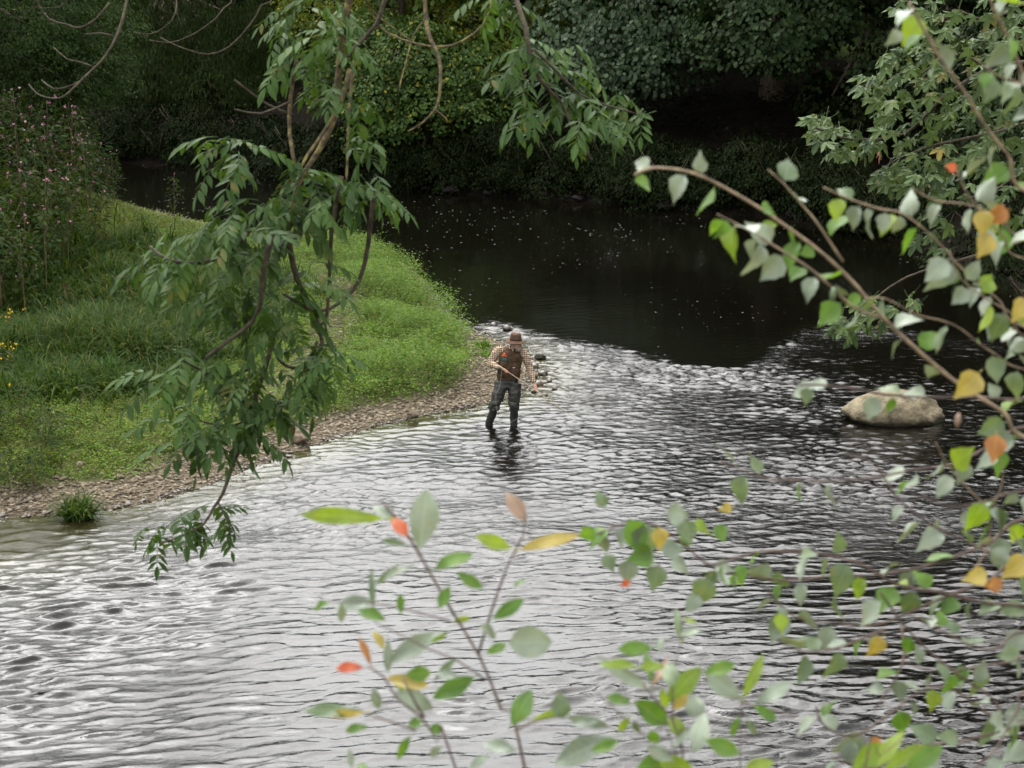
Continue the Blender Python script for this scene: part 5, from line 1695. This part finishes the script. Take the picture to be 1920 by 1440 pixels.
# cluster of leaves over the water, left end of the birch
for (px, py, dx, dy, k) in [(1180, 975, 15, 55, 'green_leaf'), (1205, 985, 5, 60, 'mid_leaf'), (1250, 965, 50, 0, 'pale_leaf'), (1285, 975, 10, 45, 'mid_leaf'), (1300, 980, 20, 10, 'lime_fore'), (1345, 985, 12, 30, 'green_leaf'), (1225, 1040, -45, 10, 'green_leaf'), (1240, 1030, 45, 0, 'pale_leaf'), (1260, 1050, 30, 20, 'pale_leaf'), (1235, 1060, -10, 45, 'mid_leaf'), (1180, 1050, -5, 45, 'pale_leaf'), (1340, 1060, 30, 10, 'pale_leaf'), (1330, 1085, -25, 50, 'mid_leaf'), (1385, 1060, 10, 25, 'green_leaf'), (1310, 1115, -20, 30, 'pale_leaf'), (1115, 995, -30, 15, 'green_leaf'), (1135, 950, -12, -22, 'mid_leaf'), (1135, 1040, 15, 30, 'mid_leaf')]:
    a = P(px, py, 3.72); c = P(px + dx, py + dy, 3.72 + random.uniform(-.02, .02))
    put_leaf(birch, a, c - a, (random.uniform(-.3, .3), -1, random.uniform(.2, .9)), max(.036, (c - a).length * random.uniform(1.0, 1.2)), 'ovate', k, origin=B0); n_leaf += 1

# small catkins hanging on the birch
for (px, py) in [(1564, 552), (1798, 788), (1262, 1256)]:
    a = P(px, py - 14, 3.6); c = P(px - 4, py + 14, 3.6)
    mb = MB(); mb.add(*tube([a - B0, a.lerp(c, .3) - B0, a.lerp(c, .7) - B0, c - B0], [.002, .0065, .006, .002], 8))
    link('catkin', mb.mesh('catkin', M['brown_leaf' if px > 1700 else 'mid_leaf']), birch)

# ------------------------------------------------------------------ willow saplings at the bottom
def sapling(name, label, root_px, d, stems, leaves, m, back=True):
    root = P(root_px[0], root_px[1], d)
    base = Vector((root.x + .12, root.y - .15, land_z(root.x + .12, root.y - .15)))
    t = empty(name, base, label, 'shrub')
    for k, (l, d0, d1, r) in enumerate(stems):
        pts = px_path(l, d0, d1)
        if l[-1][1] >= 1430:
            pts.append(pts[-1].lerp(base, .45) + Vector((.02 * k, 0, 0))); pts.append(base + Vector((.03 * k, 0, -.05)))
        twig(t, pts[::-1], [r, r * .8, r * .4], m, base, 6, 'stem' if k == 0 else 'twig', 0.05)
    for (bx, by, tx, ty, kind, mk, wd) in leaves:
        dd = d + random.uniform(-.05, .05)
        a = P(bx, by, dd); c = P(tx, ty, dd + random.uniform(-.015, .015))
        v = (c - a)
        nn = Vector((random.uniform(-.4, .4), random.uniform(-1, -.5), random.uniform(.2, .9)))
        put_leaf(t, a, v, nn, v.length * 1.04, kind, mk, width=wd, origin=base)
    return t


S1 = [
    (715, 972, 565, 963, 'narrow', 'lime_fore', .85), (735, 976, 704, 944, 'ellip', 'pale_leaf', 1.3), (763, 1006, 742, 970, 'ellip', 'red_leaf', 1.5), (787, 1026, 803, 922, 'ellip', 'pale_leaf', 1.35), (762, 1020, 715, 1012, 'narrow', 'mid_leaf', 1),
    (985, 976, 955, 928, 'ellip', 'brown_leaf', 1.3), (957, 1027, 897, 1007, 'ellip', 'lime_fore', 1.1), (978, 1030, 1076, 996, 'narrow', 'yellow_leaf', 1), (817, 1066, 882, 1027, 'ellip', 'green_leaf', 1), (905, 1104, 859, 1078, 'ellip', 'green_leaf', 1.1),
    (842, 1100, 824, 1140, 'ellip', 'green_leaf', 1.3), (752, 1150, 754, 1114, 'ellip', 'green_leaf', 1.2), (617, 1133, 579, 1131, 'ellip', 'green_leaf', 1), (700, 1128, 628, 1131, 'ellip', 'pale_leaf', 1), (640, 1132, 642, 1168, 'ellip', 'pale_leaf', 1.1),
    (722, 1162, 674, 1140, 'ellip', 'green_leaf', 1.2), (925, 1160, 981, 1124, 'ellip', 'green_leaf', 1), (818, 1187, 738, 1241, 'ellip', 'pale_leaf', 1), (719, 1216, 706, 1185, 'ellip', 'yellow_leaf', 1.3), (695, 1245, 676, 1196, 'narrow', 'orange_leaf', 1.1),
    (680, 1251, 629, 1251, 'ellip', 'red_leaf', 1), (728, 1272, 801, 1290, 'ellip', 'yellow_leaf', 1), (762, 1265, 808, 1262, 'ellip', 'green_leaf', 1.6), (890, 1270, 819, 1310, 'ellip', 'green_leaf', 1.1), (742, 1300, 812, 1322, 'ellip', 'pale_leaf', 1.4),
    (912, 1225, 955, 1204, 'ellip', 'green_leaf', 1), (955, 1208, 1032, 1200, 'oval', 'pale_leaf', 1.1), (960, 1358, 997, 1298, 'ellip', 'green_leaf', 1.4), (680, 1336, 572, 1326, 'narrow', 'mid_leaf', 1), (682, 1336, 594, 1345, 'narrow', 'yellow_leaf', .8),
    (688, 1362, 648, 1368, 'ellip', 'green_leaf', 1.2), (966, 1408, 906, 1388, 'ellip', 'pale_leaf', 1.1), (790, 1352, 768, 1358, 'oval', 'green_leaf', 1.3), (805, 1368, 832, 1368, 'oval', 'green_leaf', 1.1), (770, 1380, 742, 1420, 'ellip', 'green_leaf', .9),
    (830, 1400, 794, 1420, 'ellip', 'pale_leaf', .9), (860, 1235, 810, 1262, 'narrow', 'mid_leaf', 1), (745, 1060, 705, 1095, 'narrow', 'mid_leaf', .9), (775, 1060, 716, 1082, 'narrow', 'pale_leaf', .8), (700, 1140, 695, 1068, 'narrow', 'mid_leaf', .7),
    (850, 1165, 880, 1158, 'ellip', 'lime_fore', 1), (840, 1185, 810, 1205, 'narrow', 'lime_fore', 1), (965, 1100, 985, 1078, 'ellip', 'green_leaf', .9), (728, 1200, 728, 1260, 'narrow', 'pale_leaf', 1.2), (860, 1270, 820, 1258, 'ellip', 'pale_leaf', 1.2),
    (900, 1170, 935, 1195, 'ellip', 'pale_leaf', 1), (1000, 1350, 1060, 1330, 'narrow', 'lime_fore', .9), (1055, 1345, 1050, 1312, 'oval', 'mid_leaf', 1.3), (1065, 1345, 1150, 1362, 'narrow', 'pale_leaf', 1), (700, 1290, 710, 1330, 'ellip', 'pale_leaf', 1.2),
    (770, 1300, 738, 1276, 'ellip', 'lime_fore', 1), (660, 1440, 655, 1405, 'ellip', 'pale_leaf', 1), (690, 1440, 670, 1432, 'ellip', 'green_leaf', 1.2), (880, 1440, 915, 1415, 'ellip', 'pale_leaf', 1)]
sapling('willow_sapling', 'slender willow sapling with red and yellow leaves in front of the river, bottom centre', (985, 1445), 3.3, [
    ([(716, 940), (735, 962), (770, 1012), (810, 1080), (850, 1150), (900, 1232), (940, 1330), (985, 1445)], 3.3, 3.3, .0052),
    ([(985, 958), (980, 1005), (950, 1065), (920, 1150), (897, 1226)], 3.25, 3.3, .0028),
    ([(612, 1128), (690, 1130), (760, 1142), (845, 1165)], 3.3, 3.3, .002),
    ([(700, 1165), (750, 1190), (800, 1215), (860, 1240), (910, 1275)], 3.27, 3.3, .002),
    ([(690, 1250), (720, 1270), (745, 1310), (790, 1345), (820, 1390), (856, 1445)], 3.2, 3.25, .0042),
    ([(678, 1336), (730, 1352), (780, 1370)], 3.2, 3.22, .002),
    ([(755, 1270), (775, 1310), (795, 1345)], 3.22, 3.22, .0028),
    ([(1060, 1345), (1010, 1350), (965, 1370)], 3.3, 3.3, .002)], S1, M['dark_twig'])
S2 = [
    (1197, 1252, 1127, 1231, 'narrow', 'lime_fore', 1), (1214, 1290, 1130, 1243, 'narrow', 'pale_leaf', 1.1), (1222, 1214, 1160, 1216, 'ellip', 'green_leaf', 1.1), (1240, 1222, 1236, 1196, 'ellip', 'pale_leaf', 1.4), (1220, 1280, 1222, 1222, 'narrow', 'green_leaf', 1.1), (1222, 1288, 1253, 1237, 'narrow', 'brown_leaf', .8),
    (1262, 1285, 1252, 1240, 'oval', 'mid_leaf', 1), (1249, 1318, 1312, 1252, 'ellip', 'lime_fore', 1.1), (1322, 1262, 1376, 1249, 'ellip', 'green_leaf', 1.2), (1386, 1308, 1324, 1262, 'ellip', 'pale_leaf', 1.3), (1394, 1306, 1432, 1231, 'narrow', 'lime_fore', 1.1), (1418, 1318, 1487, 1276, 'ellip', 'pale_leaf', .9),
    (1182, 1318, 1139, 1304, 'ellip', 'green_leaf', 1.2), (1253, 1358, 1188, 1317, 'ellip', 'green_leaf', 1.3), (1300, 1345, 1305, 1303, 'oval', 'pale_leaf', 1.3), (1262, 1330, 1288, 1305, 'ellip', 'yellow_leaf', 1.2), (1284, 1385, 1255, 1340, 'ellip', 'lime_fore', 1.3), (1298, 1412, 1331, 1342, 'ellip', 'pale_leaf', 1.2), (1325, 1388, 1384, 1412, 'ellip', 'green_leaf', 1.3),
    (1260, 1425, 1215, 1400, 'ellip', 'pale_leaf', 1.3), (1275, 1432, 1195, 1440, 'ellip', 'green_leaf', 1.5), (1298, 1440, 1240, 1428, 'ellip', 'lime_fore', 1.6), (1398, 1440, 1446, 1424, 'ellip', 'lime_fore', 1.3), (1415, 1325, 1450, 1350, 'ellip', 'green_leaf', 1.2), (1385, 1345, 1372, 1372, 'ellip', 'green_leaf', 1.2), (1400, 1350, 1418, 1375, 'ellip', 'mid_leaf', 1.2),
    (1180, 1345, 1160, 1372, 'ellip', 'lime_fore', 1.2), (1190, 1350, 1195, 1378, 'ellip', 'mid_leaf', 1.3), (1160, 1390, 1112, 1410, 'ellip', 'green_leaf', 1.1), (1150, 1385, 1035, 1425, 'ellip', 'pale_leaf', 1), (1240, 1290, 1250, 1330, 'ellip', 'lime_fore', 1), (1262, 1400, 1300, 1365, 'narrow', 'pale_leaf', 1.2),
    (1280, 1205, 1265, 1145, 'narrow', 'mid_leaf', 1), (1275, 1190, 1312, 1180, 'ellip', 'pale_leaf', 1), (1278, 1200, 1280, 1208, 'ellip', 'lime_fore', 1), (1282, 1160, 1305, 1170, 'ellip', 'lime_fore', 1.1), (1245, 1250, 1200, 1248, 'ellip', 'lime_fore', 1.2), (1220, 1370, 1230, 1395, 'oval', 'green_leaf', 1.2), (1120, 1352, 1075, 1360, 'narrow', 'pale_leaf', 1.1),
    (1600, 1440, 1660, 1395, 'ellip', 'lime_fore', 1.3), (1660, 1440, 1740, 1395, 'narrow', 'lime_fore', 1.3), (1640, 1440, 1690, 1370, 'narrow', 'lime_fore', 1.4), (1700, 1445, 1762, 1400, 'ellip', 'green_leaf', 1.2)]
sapling('willow_sapling', 'bushier willow sapling of upright green leaves right of the slender one', (1275, 1445), 3.25, [
    ([(1206, 1285), (1232, 1315), (1262, 1352), (1275, 1400), (1282, 1445)], 3.25, 3.25, .0036),
    ([(1388, 1310), (1390, 1345), (1388, 1445)], 3.3, 3.3, .003),
    ([(1500, 1343), (1440, 1330), (1392, 1318)], 3.35, 3.3, .0026),
    ([(1120, 1300), (1170, 1345), (1220, 1390), (1275, 1430)], 3.2, 3.25, .0024),
    ([(1275, 1135), (1278, 1200), (1262, 1260), (1262, 1350)], 3.3, 3.25, .0018),
    ([(1690, 1385), (1650, 1420), (1620, 1450)], 3.2, 3.2, .003)], S2, M['dark_twig'])

# ------------------------------------------------------------------ ash hanging in from above
M['ash_leaf'] = lf('ash_leaf', (0.022, 0.050, 0.011), (0.044, 0.086, 0.019), 0.3, 0.5, 0.12)


def ash_form(seed, droop):
    rng = random.Random(seed)
    mb = MB()
    n = 14
    rach = [Vector((0.03 * math.sin(3 * t + seed), t * (1 - 0.18 * droop * t), -droop * 0.55 * t ** 1.8)) for t in np.linspace(0, 1, n)]
    mb.add(*tube(rach, [.010, .008, .004], 4))
    def leaflet(b, d, ln, roll):
        d = d.normalized()
        up = Vector((0, 0, 1)) + Vector((roll, 0, 0))
        x = d.cross(up).normalized(); z = x.cross(d)
        V = []
        prof = [(0, .01), (.22, .10), (.45, .155), (.7, .12), (.88, .05), (1, 0.003)]
        for (t, w) in prof:
            c = b + d * t * ln + Vector((0, 0, -0.14 * ln * t * t))
            for u in (-1, 0, 1):
                V.append(tuple(c + x * w * u * ln * 1.25 + z * abs(u) * w * .35 * ln))
        F = []
        for i in range(5):
            for k in range(2):
                a = i * 3 + k; F.append((a, a + 1, a + 4, a + 3))
        mb.add(V, F)
    pairs = rng.choice((4, 5))
    for i in range(pairs):
        t = 0.26 + 0.62 * i / (pairs - 1)
        k = t * (n - 1); j = int(k); b = rach[j].lerp(rach[min(j + 1, n - 1)], k - j)
        tan = (rach[min(j + 1, n - 1)] - rach[j]).normalized()
        for s in (-1, 1):
            d = tan * rng.uniform(.45, .85) + Vector((s * rng.uniform(.7, 1.05), 0, -rng.uniform(.0, .55)))
            leaflet(b, d, rng.uniform(.30, .40), rng.uniform(-.4, .4))
    leaflet(rach[-1], (rach[-1] - rach[-2]) + Vector((0, 0, -.02)), rng.uniform(.34, .42), 0)
    return mb.mesh('leaf', M['ash_leaf'])


ASHF = [ash_form(s, d) for s, d in ((1, .35), (2, .6), (3, .9), (4, .5), (5, 1.2), (6, .2))]
A0 = Vector((-5.6, 6.6, land_z(-5.6, 6.6)))
ash = empty('ash_tree', A0, 'ash whose knotty branches hang down across the view with drooping compound leaves', 'tree')
ap = [A0 + Vector((0, 0, -.3)), A0 + Vector((.1, .2, 3)), A0 + Vector((.5, .5, 6)), A0 + Vector((1.6, .9, 8.5))]
twig(ash, ap, [.20, .17, .14, .10], M['bark'], A0, 12, 'trunk', 0.3)
AJ = A0 + Vector((1.6, .9, 8.5))
AD = 8.6
# hanging boughs: from above the picture down; (pixels, depth, r0, r1, material)
AB = [
    ([(700, -110), (660, -20), (645, 60), (634, 150), (626, 225), (596, 285), (566, 332), (552, 372), (540, 440)], 8.6, .026, .012, 'lichen_twig'),
    ([(760, -110), (724, -10), (706, 45), (660, 95), (636, 125)], 8.5, .020, .010, 'ash_twig'),
    ([(560, 90), (545, 180), (543, 250), (556, 325)], 8.7, .012, .010, 'lichen_twig'),
    ([(655, 130), (640, 190), (612, 240), (576, 292), (548, 340), (520, 352)], 8.45, .013, .006, 'lichen_twig'),
    ([(668, 90), (655, 200), (650, 330), (648, 340)], 8.8, .010, .006, 'lichen_twig'),
    ([(640, 330), (622, 430), (618, 510), (613, 590), (600, 610)], 8.5, .009, .006, 'ash_twig'),
    ([(700, 370), (690, 460), (674, 525), (640, 566), (595, 585), (560, 568), (532, 552)], 8.5, .010, .006, 'ash_twig'),
    ([(540, 440), (550, 500), (568, 548), (590, 585), (599, 620), (604, 640)], 8.6, .013, .008, 'ash_twig'),
    ([(604, 640), (598, 665), (578, 685), (548, 690), (524, 676), (512, 650)], 8.6, .009, .006, 'ash_twig'),
    ([(512, 440), (494, 500), (490, 555), (478, 598), (440, 630), (400, 660), (385, 672)], 8.4, .012, .006, 'ash_twig'),
    ([(470, 430), (430, 470), (380, 492), (330, 490), (300, 478), (282, 462)], 8.5, .010, .006, 'ash_twig'),
    ([(512, 640), (494, 700), (480, 740), (476, 790), (450, 840), (432, 885), (418, 925), (402, 950)], 8.5, .011, .006, 'ash_twig'),
    ([(594, 640), (575, 700), (552, 740), (520, 760), (486, 800)], 8.6, .008, .005, 'ash_twig'),
    ([(402, 950), (380, 985), (340, 1005), (300, 1020)], 8.5, .006, .003, 'ash_twig'),
    ([(408, 940), (425, 975), (436, 1000)], 8.5, .004, .002, 'ash_twig'),
    ([(470, 690), (420, 710), (370, 690), (338, 672)], 8.5, .006, .004, 'ash_twig'),
    ([(480, 780), (430, 800), (380, 790), (330, 780)], 8.4, .005, .003, 'ash_twig'),
    ([(440, 150), (500, 195), (548, 215)], 8.7, .004, .006, 'ash_twig'),
    ([(440, 205), (490, 213), (545, 190)], 8.6, .003, .005, 'ash_twig'),
    # right hand hanging bough
    ([(940, -120), (962, -20), (985, 50), (992, 95), (1012, 150), (1052, 192), (1072, 240), (1110, 300)], 8.3, .018, .006, 'ash_twig'),
    ([(1000, 92), (1040, 130), (1085, 175), (1130, 195), (1200, 215)], 8.25, .007, .003, 'ash_twig'),
    # bare lichen bough
    ([(790, -120), (796, -10), (802, 60), (818, 95), (826, 130), (824, 180), (816, 205), (790, 232), (765, 246)], 8.4, .014, .004, 'lichen_twig'),
    ([(816, 205), (836, 222), (838, 230)], 8.4, .005, .003, 'lichen_twig'),
    ([(940, -60), (925, -10), (908, 45), (866, 78), (828, 88), (780, 82), (726, 62), (700, 30), (680, -20)], 8.6, .010, .005, 'lichen_twig'),
    ([(700, 20), (716, 36), (748, 60), (770, 75)], 8.6, .004, .003, 'lichen_twig'),
    ([(800, 30), (775, 68), (762, 115), (752, 150), (748, 172)], 8.5, .005, .003, 'lichen_twig'),
    # bare arching twigs of the upper left
    ([(250, -90), (238, 0), (222, 60), (198, 105), (172, 132), (140, 163), (118, 182), (95, 184), (70, 176), (54, 158)], 9.0, .009, .003, 'ash_twig'),
    ([(172, 132), (150, 152), (125, 163), (100, 166), (78, 150)], 9.0, .004, .002, 'ash_twig'),
    ([(215, 68), (190, 62), (160, 64)], 9.0, .003, .002, 'ash_twig'),
    ([(205, 5), (180, 35), (150, 52), (125, 46), (92, 36), (72, 8), (60, -40)], 9.2, .004, .004, 'ash_twig'),
    ([(175, 125), (150, 116), (125, 110), (100, 88)], 9.1, .003, .002, 'ash_twig'),
    ([(330, -60), (330, 20), (310, 50), (280, 64), (250, 60)], 9.1, .005, .002, 'ash_twig'),
    ([(440, -60), (420, 15), (385, 50), (350, 70), (318, 80), (280, 75)], 9.1, .005, .002, 'ash_twig'),
    ([(520, -60), (490, 10), (470, 45), (430, 88), (390, 102), (355, 94), (330, 85), (300, 70)], 9.0, .006, .002, 'ash_twig'),
    ([(130, -40), (120, 5), (100, 15), (60, 12)], 9.1, .003, .002, 'ash_twig'),
]
for (l, d, r0, r1, mk) in AB:
    pts = [P(x, y, d + 0.12 * math.sin(0.01 * x + 0.013 * y)) for x, y in l]
    if l[0][1] < -30:
        q = pts[0]
        top = Vector((q.x * 0.75 - .3, q.y - .3, q.z + 1.2))
        pts = [AJ, AJ.lerp(top, .55) + Vector((0, 0, .5)), top] + pts
        twig(ash, pts, [.06, .04, r0 * 1.1, r0, r0 * .85, r0 * .7, r1 * .8], M[mk], A0, 7, 'bough', 0.09)
    else:
        kk = 0.85 if mk == 'lichen_twig' else 1.15
        twig(ash, pts, [r0 * kk, (r0 + r1) * .5 * kk, r1 * kk], M[mk], A0, 7, 'bough', 0.09)

# compound leaves: (px, py, how many, spread px, bias angle) tufts at shoot tips
AT = [(430, 278, 7, 30), (460, 290, 4, 25), (405, 300, 3, 20), (560, 325, 6, 35), (600, 335, 6, 35), (520, 380, 7, 40), (470, 395, 6, 40), (430, 420, 6, 40), (560, 395, 6, 45), (610, 370, 6, 35), (650, 345, 5, 35), (690, 335, 3, 22), (700, 372, 3, 15),
      (400, 455, 5, 40), (350, 470, 4, 35), (300, 480, 5, 35), (265, 495, 3, 25), (480, 450, 6, 45), (530, 440, 5, 45), (440, 480, 5, 40), (340, 440, 3, 25),
      (450, 545, 5, 40), (420, 580, 4, 35), (480, 560, 4, 40), (390, 545, 3, 25), (560, 540, 3, 35), (540, 590, 4, 40), (500, 610, 4, 35), (590, 500, 2, 30), (330, 500, 3, 30),
      (330, 668, 5, 30), (370, 672, 4, 35), (300, 700, 4, 20), (410, 690, 4, 40), (450, 685, 4, 35), (600, 665, 4, 25), (625, 655, 3, 15), (550, 690, 4, 35), (500, 690, 4, 30), (590, 700, 3, 20),
      (360, 765, 5, 40), (420, 750, 6, 40), (470, 745, 5, 40), (520, 760, 5, 35), (330, 800, 4, 25), (440, 800, 5, 40), (490, 800, 4, 30), (390, 820, 4, 35), (540, 745, 3, 25), (350, 830, 3, 20),
      (360, 975, 5, 35), (310, 990, 4, 30), (400, 965, 3, 25), (430, 985, 2, 15), (290, 1010, 3, 20), (400, 950, 2, 12),
      (560, 30, 6, 40), (610, 20, 6, 45), (600, 80, 6, 40), (560, 110, 5, 35), (640, 60, 4, 30), (520, 60, 3, 30), (650, 180, 3, 25), (620, 150, 4, 30), (690, 200, 2, 20), (650, 270, 2, 25), (690, 270, 2, 20),
      (940, -10, 6, 30), (975, 10, 4, 25), (985, 80, 5, 30), (1010, 100, 4, 30), (960, 130, 4, 25), (1000, 155, 5, 30), (1055, 120, 4, 30), (1085, 150, 4, 30), (1100, 175, 4, 25), (1150, 170, 4, 25), (1190, 195, 5, 25), (1215, 205, 3, 18), (1130, 215, 4, 25), (1090, 235, 4, 25), (1010, 205, 4, 20), (975, 185, 3, 20), (1070, 90, 3, 25)]
n_ash = 0
EX = {k: [] for k in range(len(ASHF))}
JOBS = [(px, py, sp) for (px, py, n, sp) in AT for i in range(n + (1 if 330 < px < 640 and 330 < py < 860 else 0))]
random.shuffle(JOBS)
for (px, py, sp) in JOBS:
    if True:
        d = 8.5 + random.gauss(0, .16)
        base = P(px + random.gauss(0, sp * .45), py + random.gauss(0, sp * .35) - 6, d)
        a = random.uniform(0, 2 * math.pi)
        hx, hy = math.cos(a), math.sin(a) * 0.8 - .15
        dirv = Vector((hx, hy, random.uniform(-.75, .15))).normalized()
        up = Vector((random.uniform(-.25, .25), random.uniform(-.35, .1), 1))
        x = dirv.cross(up).normalized(); z = x.cross(dirv).normalized()
        s = random.uniform(.15, .235) * (0.85 if py > 950 else 1)
        ml = Matrix.Translation(base - A0) @ Matrix((tuple(x), tuple(dirv), tuple(z))).transposed().to_4x4() @ Matrix.Diagonal((s, s, s, 1))
        q = random.randrange(len(ASHF))
        if n_ash < 300:
            o = link('leaf', ASHF[q], ash); o.matrix_local = ml
        else:
            EX[q].append(ml)
        n_ash += 1
mb = MB()
for q, mls in EX.items():
    v0 = np.array([tuple(v.co) + (1.0,) for v in ASHF[q].vertices]); f0 = [tuple(p.vertices) for p in ASHF[q].polygons]
    for ml in mls:
        mb.add((v0 @ np.array(ml).T)[:, :3], f0)
if mb.n:
    tag(link('leaves', mb.mesh('leaves', M['ash_leaf']), ash), kind='stuff')
print('birch leaves', n_leaf, 'ash leaves', n_ash)

# ------------------------------------------------------------------ nearer maple leaved branch on the right
M['maple_leaf'] = lf('maple_leaf', (0.040, 0.070, 0.022), (0.070, 0.105, 0.034), 0.28, 0.5, 0.14)
M['maple_dark'] = lf('maple_dark_leaf', (0.022, 0.040, 0.016), (0.040, 0.065, 0.024), 0.2, 0.5, 0.1)
M['maple_key'] = noise_mat('maple_key', (0.16, 0.07, 0.04), (0.22, 0.11, 0.06), 20)


def maple_form(m, seed):
    rng = random.Random(seed)
    pol = []
    for (ang, r) in [(-180, .30), (-150, .42), (-128, .62), (-112, .42), (-96, .40), (-78, .66), (-62, .98), (-52, .66), (-34, .46), (-20, .70), (-11, .90), (0, 1.12), (11, .90), (20, .70), (34, .46), (52, .66), (62, .98), (78, .66), (96, .40), (112, .42), (128, .62), (150, .42)]:
        a = math.radians(ang + rng.uniform(-3, 3)); r *= 0.5 * rng.uniform(.93, 1.07)
        pol.append((r * math.sin(a), 0.32 + r * math.cos(a), -0.22 * r * r * 2 + rng.uniform(-.03, .03) + (0.05 if r < .25 else -0.03)))
    V = [(0, .32, .03)] + pol
    F = [(0, 1 + i, 1 + (i + 1) % len(pol)) for i in range(len(pol))]
    mb = MB(); mb.add(V, F)
    mb.add(*tube([(0, .2, 0), (0, -.1, .02), (0, -.35, .1)], [.008, .009, .011], 4))
    return mb.mesh('leaf', m, False)


MF = [maple_form(M['maple_leaf'], s) for s in range(4)]; MD = [maple_form(M['maple_dark'], s + 7) for s in range(3)]
MY = [maple_form(M['yellow_leaf'], 3)]
W0 = Vector((7.0, 14.5, land_z(7.0, 14.5)))
maple = empty('maple_tree', W0, 'maple leaved tree at right whose glossy branch hangs over the water', 'tree')
twig(maple, [W0 + Vector((0, 0, -.3)), W0 + Vector((-.2, .2, 3)), W0 + Vector((.1, .3, 6)), W0 + Vector((0, .2, 9))], [.16, .13, .11, .08], M['bark'], W0, 10, 'trunk', .4)
MBR = [([(2080, 60), (1950, 110), (1850, 130), (1760, 190), (1700, 250), (1600, 262), (1530, 240)], .030), ([(2080, 200), (1960, 220), (1860, 250), (1760, 270), (1680, 300), (1640, 330)], .026), ([(2080, -60), (1950, -10), (1850, 40), (1800, 20), (1740, 60)], .026), ([(1850, 130), (1800, 100), (1740, 130), (1690, 170)], .012),
       ([(2080, 420), (1960, 440), (1860, 470), (1760, 500), (1700, 520), (1640, 560), (1590, 620)], .024), ([(1960, 220), (1900, 330), (1850, 360), (1790, 380)], .012)]
for l, r in MBR:
    pts = [P(x, y, 14 + .3 * math.sin(x * .02)) for x, y in l]
    if l[0][0] > 2000: pts = [W0 + Vector((0, .25, max(1.0, pts[0].z - W0.z - .4)))] + pts
    twig(maple, pts, [r, r * .7, r * .25], M['ash_twig'], W0, 6, 'bough', .15)
MBX = {}
MBL = [(1540, 235, 42, 22, 22), (1590, 265, 55, 28, 20), (1660, 180, 45, 45, 20), (1640, 150, 25, 20, 8), (1700, 220, 60, 50, 26), (1720, 120, 50, 45, 20), (1680, 320, 38, 28, 16), (1720, 300, 55, 40, 22), (1800, 250, 80, 80, 34), (1870, 180, 60, 70, 20), (1840, 60, 90, 50, 30), (1760, 40, 50, 35, 14), (1880, 300, 50, 50, 16),
       (1600, 600, 36, 32, 16), (1640, 580, 36, 30, 12), (1760, 430, 50, 60, 14), (1700, 560, 40, 30, 8), (1880, 250, 60, 70, 30), (1800, 130, 80, 60, 36), (1900, 30, 50, 60, 24), (1740, 10, 60, 30, 18), (1780, 330, 60, 40, 24), (1880, 380, 50, 50, 20), (1690, 100, 30, 40, 10)]
nm_ = 0
for (px, py, rx, ry, n) in MBL:
    for i in range(n):
        a = random.uniform(0, 6.28); rr = math.sqrt(random.random())
        d = 14 + random.gauss(0, .35)
        base = P(px + rx * rr * math.cos(a), py + ry * rr * math.sin(a), d)
        dirv = Vector((random.gauss(-.35, .6), random.gauss(-.35, .4), random.gauss(-.45, .25))).normalized()
        nn = Vector((random.gauss(-.1, .35), random.gauss(-.35, .3), 1))
        x = dirv.cross(nn).normalized(); z = x.cross(dirv)
        s = random.uniform(.13, .21)
        src = random.choice(MD if random.random() < .25 else MF)
        if random.random() < .008: src = MY[0]
        ml = Matrix.Translation(base - W0) @ Matrix((tuple(x), tuple(dirv), tuple(z))).transposed().to_4x4() @ Matrix.Diagonal((s, s, s, 1))
        if nm_ < 300:
            o = link('leaf', src, maple); o.matrix_local = ml
        else:
            MBX.setdefault(src, []).append(ml)
        nm_ += 1
for src, mls in MBX.items():
    v0 = np.array([tuple(v.co) + (1.0,) for v in src.vertices]); f0 = [tuple(p.vertices) for p in src.polygons]
    mb = MB()
    for ml in mls: mb.add((v0 @ np.array(ml).T)[:, :3], f0)
    tag(link('leaves', mb.mesh('leaves', src.materials[0], False), maple), kind='stuff')
for (px, py) in [(1725, 150), (1660, 165), (1640, 292)]:
    mb = MB()
    for k in range(4):
        c = P(px + random.uniform(-12, 12), py + random.uniform(-8, 8), 13.9) - W0
        mb.add(*tube([c, c + Vector((random.uniform(-.03, .03), 0, -.05))], [.007, .003], 5))
    link('seed_bunch', mb.mesh('seed_bunch', M['maple_key']), maple)
# fine leaved bush behind it
f = foot_at(1890, 24)
make_tree('thorn_bush', 'dark fine leaved bush behind the maple leaved branch at the right edge', (f[0] + 1.0, 24, land_z(f[0] + 1.0, 24)), (f[0] + .6, 24, 6.5), [lobe(1860, 230, 22, 90), lobe(1920, 330, 22, 90), lobe(1800, 260, 22.3, 60), lobe(1830, 480, 21.5, 75), lobe(1900, 450, 22, 70), lobe(1900, 90, 23, 110), lobe(1740, 350, 22.5, 38)], [], 0.07, M['dark_leaf'], .08, cat='bush', spray=.25, per=26, cover=1.2)
